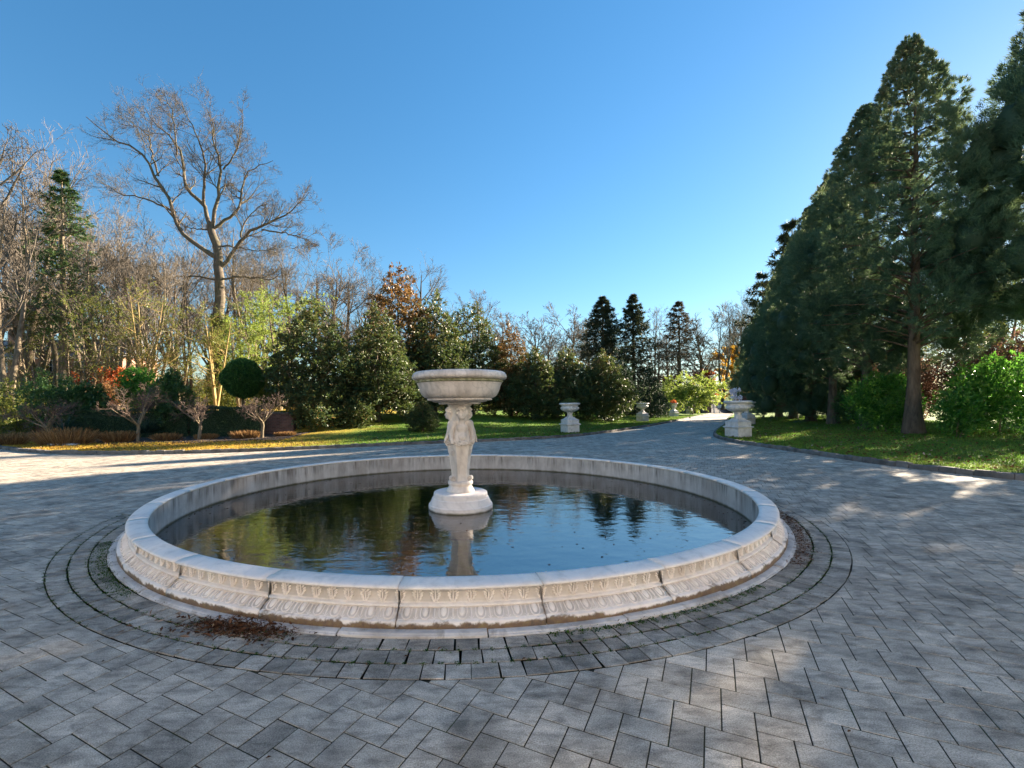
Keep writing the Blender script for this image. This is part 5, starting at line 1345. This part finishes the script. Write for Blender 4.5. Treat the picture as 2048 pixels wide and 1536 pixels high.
# round topiary
x = at_px(486, 25.6); z = float(z_left(x, 25.6)); zc = z_px(486, 757, 25.6)
t = thing('round_topiary', 'dense dark green shrub clipped to a ball above the hedge', 'topiary', (x, 25.6, z))
g = Geo(); tubes(g, np.array([(0, 0, -.1), (0, .02, (zc-z)*.6), (0, 0, zc-z)]), np.array([.10, .08, .06]), 8); gobj('stem', g, M_BARK, t)
g = Geo(); n = 20000; d = rdir(n); rb = 1.08*(1 + .03*np.sin(d[:, 0]*4+1) + .02*np.sin(d[:, 2]*5+2) + .03*np.sin(d[:, 0]*9+d[:, 1]*8+2)); p = d*(rb*(rng.uniform(.02, 1, n)**.25))[:, None]*np.array([1.02, 1.02, .98]) + np.array([0, 0, zc-z])
leaves(g, p, nrm(d + rng.normal(0, .6, (n, 3))), nrm(d*.6 + rng.normal(0, .6, (n, 3))), .11, .06, rng.uniform(0, 1, n)); gobj('foliage', g, M_TOPI, t)
# pruned small trees
def pruned(px, top, Y, w, label, seed):
    global rng
    x = at_px(px, Y); z = float(z_left(x, Y)); h = z_px(px, top, Y)-z; keep = rng; rng = np.random.default_rng(seed)
    t = thing('pruned_tree', label, 'tree', (x, Y, z), 0, 1, 'small pruned leafless trees along the left bed'); gt, gc = Geo(), Geo()
    P = np.array([[(0, 0, -.1), (.02, 0, h*.14), (.05, .02, h*.26), (.03, 0, h*.36)]]); R = np.array([[.09, .075, .07, .065]]); tubes(gt, P, R, 8)
    P1, R1 = grow(P, R, 7, .75, 1, 48, 1.25*w/.8, .5, .12, 6, .62, .15, 10, .1, .02, plen=h*.45); tubes(gt, P1, R1, 6)
    P2, R2 = grow(P1, R1, 6, .4, 1, 45, .5, .3, .15, 5, .6, .2, 12, .3, .012); tubes(gc, P2, R2, 4)
    P3, R3 = grow(P2, R2, 7, .3, 1, 50, .5, .3, .2, 4, .7, .2, 12, .2, .008); tubes(gc, P3, R3, 3)
    P4, R4 = grow(P3, R3, 5, .3, 1, 50, .5, .2, .2, 3, .8, .2, 12, .2, .007); tubes(gc, P4, R4, 3)
    rng = keep; gobj('trunk', gt, M_BARKP, t); gobj('branches', gc, M_TWIGP, t)
pruned(93, 792, 20.0, .8, 'pruned bare little tree beside the biggest dry grass clump', 1)
pruned(274, 784, 20.2, .95, 'pruned bare little tree left of the dark pointed camellia, widest of its kind', 2)
pruned(398, 782, 20.8, .7, 'pruned bare little tree with a straight trunk right of the pointed camellia', 3)
pruned(523, 780, 21.4, .65, 'pruned bare little tree in front of the brick pier and bright shrub', 4)
# clumps of cut dry grass
def clump(px, Y, w, h, label, dens=1500):
    x = at_px(px, Y); z = float(z_left(x, Y)); n = dens; a = rng.uniform(0, 2*PI, n); r_ = np.sqrt(rng.uniform(0, 1, n))*w*.55
    p = np.stack([r_*np.cos(a), r_*np.sin(a)*.7, 0*a - .03], -1); dd = nrm(np.stack([np.cos(a)*r_/w*1.6, np.sin(a)*r_/w*1.2, np.ones(n)], -1) + rng.normal(0, .22, (n, 3)))
    g = Geo(); w_ = nrm(np.cross(dd, rng.normal(size=dd.shape))); L = h*rng.uniform(.55, 1.15, n)[:, None]
    V = np.stack([p-w_*.008, p+w_*.008, p+dd*L+w_*.006, p+dd*L-w_*.006], 1); g.add(V.reshape(-1, 3), np.arange(n*4).reshape(-1, 4), tone=np.repeat(rng.uniform(0, 1, n), 4))
    o = gobj('grass_clump', g, M_STRAW, loc=(x, Y, z)); o['label'] = label; o['category'] = 'grass clump'; o['group'] = 'clumps of cut dry grass'
for a in ((18, 19.6, 1.0, .55, 'dry brown grass clump cut by the left edge'), (132, 19.3, 1.55, .72, 'widest dry brown grass clump, right of the first pruned tree'), (235, 20.0, .85, .52, 'dry brown grass clump just left of the widest pruned tree'),
          (332, 20.6, .8, .36, 'low dry grass clump under the dark pointed camellia'), (412, 21.2, .7, .28, 'flat dry grass clump right of the straight trunked pruned tree'), (490, 21.4, .9, .40, 'dry grass clump left of the last pruned tree'), (570, 22.2, .7, .25, 'small dry grass clump by the brick pier')): clump(*a)
# yuccas
for px, Y, h, lb in ((128, 21.8, .95, 'spiky blue green yucca below the camellias on the left'), (292, 22.2, .75, 'dark spiky yucca right of the widest pruned tree')):
    x = at_px(px, Y); z = float(z_left(x, Y)); g = Geo(); n = 110; d = rdir(n); d[:, 2] = np.abs(d[:, 2])*.9 + .12; d = nrm(d)
    leaves(g, np.tile((0, 0, .25), (n, 1)) + d*.05, d, nrm(np.array([0, 0, 1.]) + rng.normal(0, .2, (n, 3))), h*rng.uniform(.8, 1.1, n), .05, rng.uniform(0, 1, n), .02)
    o = gobj('yucca', g, M_YUC, loc=(x, Y, z)); o['label'] = lb; o['category'] = 'plant'
# flat stones at the lawn edge and a pale stone by the bed's end
for px, py, lb in ((112, 880, 'flat grey stone left of a pair at the edge of the bed'), (141, 879, 'flat grey stone right of a pair at the edge of the bed')):
    Y = 18.9; x = at_px(px, Y); g = Geo(); box(g, (0, 0, .03), (.5, .3, .10), bev=.03); g.V[0] += rng.normal(0, .012, g.V[0].shape)
    o = gobj('flat_stone', g, M_URN, loc=(x, Y, float(z_left(x, Y)))); o['label'] = lb; o['category'] = 'stone'; o['group'] = 'flat stones at the bed edge'
# brick house beyond the woods
HY = 74.0; hx0, hx1 = at_px(-60, HY), at_px(246, HY); hz0 = float(z_left((hx0+hx1)/2, HY)) - 1.0
t = thing('brick_house', 'long red brick house with a grey roof and white pediment behind the left woods', 'house', (hx0, HY, hz0))
hw = hx1-hx0; hh = z_px(100, 714, HY)-hz0; hr = z_px(100, 672, HY)-hz0
g = Geo(); box(g, (hw/2, 4, hh/2), (hw, 8, hh)); gobj('wall', g, M_BRICK, t, smooth=False)
g = Geo(); V = [(-.4, -.5, hh), (hw+.4, -.5, hh), (hw+.4, 8.5, hh), (-.4, 8.5, hh), (-.4, 4, hr), (hw+.4, 4, hr)]; g.add(V, [(0, 1, 5, 4), (2, 3, 4, 5), (0, 3, 2, 1)], [(0, 4, 3), (1, 2, 5)]); rf = gobj('roof', g, M_ROOF, t, smooth=False)
g = Geo(); box(g, (at_px(-4, HY)-hx0, 3, hr-.5), (1.5, 1.2, 5.5)); gobj('chimney', g, M_BRICK, rf, smooth=False)
g = Geo(); box(g, (hw/2, -.13, hh-.16), (hw, .22, .32)); gobj('cornice', g, M_PAINT, t, smooth=False)
pxm = at_px(112, HY)-hx0; pw = 2.3; zt = z_px(112, 706, HY)-hz0; zb = hh + .02
g = Geo(); box(g, (pxm, -.7, (zb-.6)/2), (pw*2-.5, 1.3, zb-.6)); gobj('bay', g, M_BRICK, t, smooth=False)
g = Geo(); g.add([(pxm-pw, -1.6, zb-.1), (pxm+pw, -1.6, zb-.1), (pxm, -1.6, zt+.35), (pxm-pw, 2, zb-.1), (pxm+pw, 2, zb-.1), (pxm, 2, zt+.35)], [(0, 2, 5, 3), (2, 1, 4, 5)], [(0, 1, 2)]); pd = gobj('pediment', g, M_BRICK, t, smooth=False)
for sg in (-1, 1):
    g = Geo(); tubes(g, np.array([(pxm+sg*(pw+.15), -1.7, zb-.08), (pxm, -1.7, zt+.42)]), np.array([.2, .2]), 4); gobj('raking_cornice', g, M_PAINT, pd, smooth=False)
g = Geo(); box(g, (pxm, -1.66, zb-.2), (pw*2+.2, .25, .26)); gobj('entablature', g, M_PAINT, pd, smooth=False)
def window(px, py, w_, h_, yo):
    cx_, cz_ = at_px(px, HY)-hx0, z_px(px, py, HY)-hz0; g = Geo()
    for dx in (-w_/2, w_/2): box(g, (cx_+dx, yo-.06, cz_), (.14, .14, h_+.14))
    for dz in (-h_/2, h_/2, 0): box(g, (cx_, yo-.063, cz_+dz), (w_-.14, .13, .14 if dz else .08))
    box(g, (cx_, yo-.05, cz_), (.07, .1, h_-.15)); o = gobj('window', g, M_PAINT, t, smooth=False)
    g = Geo(); box(g, (cx_, yo-.02, cz_), (w_-.1, .06, h_-.1)); gobj('pane', g, M_GLASS, o, smooth=False)
for px, py, w_, h_, yo in ((38, 733, 1.3, 1.9, 0), (66, 734, 1.2, 1.8, 0), (122, 734, 1.4, 1.9, -1.36), (160, 735, 1.5, 1.9, 0), (197, 735, 1.4, 1.9, 0), (8, 733, 1.3, 1.9, 0), (38, 770, 1.3, 1.9, 0), (160, 772, 1.3, 2, 0), (197, 772, 1.3, 2, 0), (235, 735, 1.3, 1.9, 0)): window(px, py, w_, h_, yo)

# ------------------------------------------------------------------ right-hand shrubs
def laurel(x, y, h, w, label, seed, mat=None, ncl=820, L=.135, W=.055):
    z = float(z_right(x, y)); lb_ = lobes_cone(h, h*.12, w, 26, ([0, .35, .7, 1], [.55, 1, .9, .35]), seed, .42)
    t = thing('laurel_shrub', label, 'shrub', (x, y, z)); gobj('stem', limbs(h*.75, 12, .04, 45, seed, .3, .05, .55), M_BARKP, t)
    gobj('foliage', crown(lb_, ncl, 13, L, W, jit=.15, upb=.5), mat or M_RHODO, t)
laurel(19.3, 17.0, 2.6, 1.6, 'bright green laurel right of the bare brown trunk, largest of the laurels', 71, ncl=1000)
laurel(18.0, 20.3, 2.4, 1.35, 'bright green laurel left of the bare brown trunk', 72)
laurel(17.3, 16.6, 1.5, .7, 'small bright green laurel on thin stems below the largest one', 77, ncl=240)
laurel(21.3, 24.6, 2.3, 1.3, 'darker green laurel in the shade behind the second trunk', 73, M_CAM)
laurel(22.6, 27.5, 1.8, 1.2, 'low dark laurel under the middle of the evergreen row', 74, M_CAM, 420)
laurel(25.2, 32.5, 2.2, 1.5, 'dark laurel filling the shade under the far evergreens', 78, M_HEDGE, 460)
def thickcrown(x, y, h, w, label, seed, mat, name='red_shrub'):
    z = float(z_right(x, y)); t = thing(name, label, 'shrub', (x, y, z)); g = limbs(h*.8, 22, .05, 40, seed, .5, .05, .6); gobj('branches', g, M_TWIGP, t)
    lb_ = lobes_cone(h, h*.15, w, 30, ([0, .4, .8, 1], [.6, 1, .85, .4]), seed, .4); gobj('foliage', crown(lb_, 1900, 9, .15, .075, jit=.25), mat, t)
thickcrown(29.5, 26.0, 4.6, 3.4, 'tall dull red shrub behind the largest laurel at the right edge', 81, M_PURP)
thickcrown(27.0, 29.5, 3.6, 2.6, 'greyish pink twiggy shrub behind the bare brown trunk', 82, M_PURP)
thickcrown(36.0, 25.0, 6.0, 4.5, 'big dull red shrub far behind at the right edge', 83, M_PURP)
spray_tree('backlit_tree', 'sunlit olive tree behind the evergreens at the right edge', 1990, 520, 30, 5.5, 26, M_IVY, z_right, L=.22, W=.10, droop=-.2)
spray_tree('backlit_tree', 'sunlit olive tree seen between the trunks of the evergreen row', 1780, 640, 44, 5.0, 20, M_IVY, z_right, L=.24, W=.12, droop=-.2)

# ------------------------------------------------------------------ gate end
GY = 76.5
def pier(px, label):
    x = at_px(px, GY); t = thing('gate_pier', label, 'gate pier', (x, GY, 0)); zt = z_px(px, 797, GY)
    g = Geo(); box(g, (0, 0, zt/2-.1), (1.3, 1.3, zt+.2)); gobj('shaft', g, M_WALLBRICK, t, smooth=False)
    g = Geo(); box(g, (0, 0, zt+.1), (1.6, 1.6, .2), bev=.04); gobj('cap', g, M_KERB, t, smooth=False)
pier(1411, 'dark brick gate pier at the far left end of the driveway')
t = thing('lamp_post', 'thin white post with a bent arm beside the gate pier', 'post', (at_px(1428, 76), 76, 0)); zt = z_px(1428, 795, 76)
g = Geo(); tubes(g, np.array([(0, 0, -.2), (0, 0, zt)]), np.array([.09, .08]), 8); gobj('post', g, M_PAINT, t)
g = Geo(); tubes(g, np.array([(0, 0, zt), (-.3, 0, zt+.14), (-.8, 0, zt+.22)]), np.array([.09, .1, .07]), 8); gobj('arm', g, M_PAINT, t)
t = thing('road_sign', 'small white sign board on a post beyond the gate', 'sign', (at_px(1439, 84), 84, .1)); zs = z_px(1439, 813, 84)-.1
g = Geo(); tubes(g, np.array([(0, 0, -.2), (0, 0, zs)]), np.array([.07, .07]), 6); gobj('post', g, M_PAINT, t)
g = Geo(); box(g, (-.15, -.1, zs), (.62, .06, .5), bev=.02); box(g, (.26, -.09, zs+.02), (.5, .05, .62), bev=.02); gobj('board', g, M_PAINT, t, smooth=False)
for px, lb in ((1393, 'dark blue green wheeled bin, left of the pair beside the gate pier'), (1403, 'dark blue green wheeled bin, right of the pair beside the gate pier')):
    Y = 73.5; x = at_px(px, Y); t = thing('wheeled_bin', lb, 'bin', (x, Y, float(z_left(x, Y))), .2, 1, 'bins by the gate')
    g = Geo(); V = [(-.28, -.32, .05), (.28, -.32, .05), (.28, .32, .05), (-.28, .32, .05), (-.36, -.40, 1.2), (.36, -.40, 1.2), (.36, .40, 1.2), (-.36, .40, 1.2)]
    g.add(V, [(0, 3, 2, 1), (4, 5, 6, 7)] + [(i, (i+1) % 4, (i+1) % 4+4, i+4) for i in range(4)]); gobj('body', g, M_BIN, t, smooth=False)
    g = Geo(); box(g, (0, 0, 1.26), (.78, .86, .09), bev=.03); gobj('lid', g, M_BIN, t, smooth=False)
    for sx in (-1, 1):
        g = Geo(); th = np.linspace(0, 2*PI, 13); tubes(g, np.array([(sx*.33, .36+.07*math.cos(a), .12+.07*math.sin(a)) for a in th]), np.full(13, .04), 5); gobj('wheel', g, M_DARK, t)
def stone_wall(name, P, h, label, mat, zf, cap=True):
    P = np.array(P, float); t = thing(name, label, 'wall', (P[0][0], P[0][1], 0)); g = Geo(); n = 30
    s = np.linspace(0, 1, n); xs = np.interp(s, np.linspace(0, 1, len(P)), P[:, 0]); ys = np.interp(s, np.linspace(0, 1, len(P)), P[:, 1]); z = zf(xs, ys)
    d = nrm(np.stack([np.gradient(xs), np.gradient(ys)], -1)); nn = np.stack([-d[:, 1], d[:, 0]], -1)*.25; c0 = np.stack([xs, ys], -1) - P[0]
    V = np.vstack([np.c_[c0-nn, z-.5], np.c_[c0-nn, z+h], np.c_[c0+nn, z+h], np.c_[c0+nn, z-.5]]); g.add(V, [(r*n+k, r*n+k+1, (r+1)*n+k+1, (r+1)*n+k) for r in range(3) for k in range(n-1)]); gobj('wall_body', g, mat, t, smooth=False)
    if cap:
        g = Geo(); nn2 = nn*1.2; V = np.vstack([np.c_[c0-nn2, z+h], np.c_[c0-nn2, z+h+.12], np.c_[c0+nn2, z+h+.12], np.c_[c0+nn2, z+h]]); g.add(V, [(r*n+k, r*n+k+1, (r+1)*n+k+1, (r+1)*n+k) for r in range(3) for k in range(n-1)]); gobj('coping', g, M_KERB, t, smooth=False)
stone_wall('stone_wall', [(42.5, 74), (50, 71), (60, 70)], 1.6, 'low dark stone wall right of the gate under the evergreens', M_STONEW, z_right)
stone_wall('boundary_wall', [(18, 77), (28, 77.2), (38, 76.6)], 1.3, 'dark wall left of the gate pier behind the far urns', M_STONEW, z_left)
# slatted red fence up the bank
t = thing('slatted_fence', 'red brown slatted fence up the bank beyond the gate', 'fence', (at_px(1336, 112), 112, 0)); zb = z_px(1336, 772, 112)
for k in range(4):
    g = Geo(); box(g, (0, 0, zb + .35 + k*.62), (6.6, .12, .34)); gobj('slat', g, M_REDP, t, smooth=False)
for k in range(4):
    g = Geo(); box(g, (-3.1 + k*2.07, .1, zb + 1.0), (.18, .14, 4.2)); gobj('post', g, M_REDP, t, smooth=False)

# ------------------------------------------------------------------ the forecourt's inferred house, unseen behind the viewer, set close to bounce sunlight
M_STUCCO = simple_mat('pale_stucco', (.78, .74, .68), (.86, .82, .76), 1.5, .85, .15, .2)
t = thing('mansion', 'long pale stucco mansion with white framed windows facing the fountain, unseen, added behind the viewer to bounce sunlight', 'mansion', (0, -9.5, 0))
g = Geo(); box(g, (1, -5, 4.6), (36, 10, 9.6)); gobj('wall', g, M_STUCCO, t, smooth=False)
g = Geo(); g.add([(-17.8, .6, 9.4), (19.8, .6, 9.4), (19.8, -10.6, 9.4), (-17.8, -10.6, 9.4), (-13, -5, 13), (15, -5, 13)], [(0, 1, 5, 4), (2, 3, 4, 5), (0, 3, 2, 1)], [(0, 4, 3), (1, 2, 5)]); rf = gobj('roof', g, M_ROOF, t, smooth=False)
g = Geo(); box(g, (1, .2, 9.2), (36.6, .42, .38)); gobj('cornice', g, M_PAINT, t, smooth=False)
g = Geo(); box(g, (1, .12, .35), (36.2, .26, .9)); gobj('plinth_course', g, M_URN, t, smooth=False)
for zc_, hh_ in ((2.7, 2.4), (6.6, 1.9)):
    for k in range(11):
        x = -15.5 + k*3.3
        if k == 5: continue
        g = Geo()
        for dx in (-.62, .62): box(g, (x+dx, .05, zc_), (.12, .14, hh_+.12))
        for dz in (-hh_/2, 0, hh_/2): box(g, (x, .047, zc_+dz), (1.12, .13, .11))
        box(g, (x, .044, zc_), (.06, .1, hh_-.1)); o = gobj('window', g, M_PAINT, t, smooth=False)
        g = Geo(); box(g, (x, .02, zc_), (1.14, .05, hh_)); gobj('pane', g, M_GLASS, o, smooth=False)
g = Geo(); box(g, (1, .06, 1.7), (1.9, .16, 3.2), bev=.03); o = gobj('door', g, M_REDP, t, smooth=False)
for sx in (-1, 1):
    g = Geo(); lathe(g, [(.34, 0), (.34, .2), (.26, .26), (.24, 3.2), (.22, 4.0), (.30, 4.08), (.32, 4.3)], 20); g.V[0] += (1+sx*1.9, 1.4, 0); gobj('column', g, M_PAINT, t)
g = Geo(); box(g, (1, .85, 4.5), (5, 1.9, .4)); gobj('porch_lintel', g, M_PAINT, t, smooth=False)

# ------------------------------------------------------------------ litter and moss round the pool
def scatter(name, items, mat, flat=True):
    g = Geo()
    for (x, y, sx, sy, n, L, W, hgt) in items:
        p = np.c_[rng.normal(x, sx, n), rng.normal(y, sy, n), np.abs(rng.normal(0, hgt, n)) + .003]
        dd = rdir(n); dd[:, 2] *= .35; leaves(g, p, nrm(dd), nrm(np.array([0, 0, 1.]) + rng.normal(0, .5, (n, 3))), L*rng.uniform(.5, 1.5, n), W, rng.uniform(0, 1, n), .05)
    gobj(name, g, mat, kind='stuff', smooth=False)
def rim_arc(a0, a1, r, n, sx, cnt, L, W, hgt): return [(CX + r*math.cos(a), CY + r*math.sin(a), sx, sx, cnt, L, W, hgt) for a in np.radians(np.linspace(a0, a1, n))]
lit = [(-1.66, 3.22, .12, .055, 850, .035, .007, .018), (-1.90, 3.30, .10, .05, 500, .035, .007, .015), (-1.45, 3.16, .12, .05, 500, .03, .006, .01)]
lit += [(-1.62, 3.2, .2, .08, 160, .06, .022, .015), (-1.9, 3.3, .25, .12, 120, .05, .02, .006)]
lit += rim_arc(-44, -8, 4.66, 22, .05, 60, .035, .008, .010) + rim_arc(-20, 18, 4.68, 14, .07, 60, .035, .008, .008)
lit += rim_arc(-150, -70, 4.56, 60, .02, 14, .02, .005, .006)
lit += [(2.62, 4.45, .03, .015, 60, .04, .010, .015)]
scatter('leaf_litter', lit, M_LITTER)
g = Geo(); n = 5200; k_ = rng.integers(0, len(kl_vis), n); dd_ = np.abs(rng.normal(0, 3.4, n)) + .2
tg_ = nrm(np.gradient(kl_vis, axis=0)); p_ = kl_vis[k_] + np.stack([-tg_[:, 1], tg_[:, 0]], -1)[k_]*dd_[:, None]
k2_ = rng.integers(0, len(kr_vis), n); tg_ = nrm(np.gradient(kr_vis, axis=0)); p2_ = kr_vis[k2_] + np.stack([tg_[:, 1], -tg_[:, 0]], -1)[k2_]*(np.abs(rng.normal(0, 4.5, n)) + .2)[:, None]
P3 = np.vstack([np.c_[p_, z_left(p_[:, 0], p_[:, 1]) + .05], np.c_[p2_, z_right(p2_[:, 0], p2_[:, 1]) + .05]]); m_ = len(P3); d3 = rdir(m_); d3[:, 2] *= .3
leaves(g, P3, nrm(d3), nrm(np.array([0, 0, 1.]) + rng.normal(0, .4, (m_, 3))), rng.uniform(.05, .11, m_), .05, rng.uniform(.3, 1, m_), .1)
m_ = 260; q_ = np.c_[rng.uniform(-9, 9, m_), rng.uniform(1.8, 15, m_)]; q_ = q_[(np.hypot(q_[:, 0]-CX, q_[:, 1]-CY) > 4.7)]; m_ = len(q_); d3 = rdir(m_); d3[:, 2] *= .2
leaves(g, np.c_[q_, np.full(m_, .006)], nrm(d3), nrm(np.array([0, 0, 1.]) + rng.normal(0, .3, (m_, 3))), rng.uniform(.012, .035, m_), .012, rng.uniform(0, 1, m_), .1)
gobj('fallen_leaves', g, M_LITTER, kind='stuff', smooth=False)
g = Geo(); m_ = 420; a_ = rng.uniform(0, 2*PI, m_); r_ = 4.22*np.where(rng.uniform(0, 1, m_) < .55, 1 - np.abs(rng.normal(0, .03, m_)), np.sqrt(rng.uniform(.02, 1, m_))); d3 = rdir(m_); d3[:, 2] = 0
leaves(g, np.c_[CX + r_*np.cos(a_), CY + r_*np.sin(a_), np.full(m_, ZW + .003)], nrm(d3), nrm(np.array([0, 0, 1.]) + rng.normal(0, .08, (m_, 3))), rng.uniform(.02, .06, m_), .022, rng.uniform(.2, 1, m_), .04)
gobj('floating_leaves', g, M_LITTER, kind='stuff', smooth=False)
mos = rim_arc(-150, -125, 4.64, 14, .05, 150, .012, .010, .008) + rim_arc(-112, -103, 4.66, 6, .03, 60, .012, .010, .006) + rim_arc(-80, -55, 4.63, 22, .02, 60, .012, .009, .006)
for r_ in (4.747, 4.902): mos += rim_arc(-170, -20, r_, 120, .012, 26, .010, .007, .001)
for r_ in (5.058,): mos += rim_arc(-170, -120, r_, 40, .012, 22, .010, .007, .001)
scatter('moss', mos, M_MOSS)
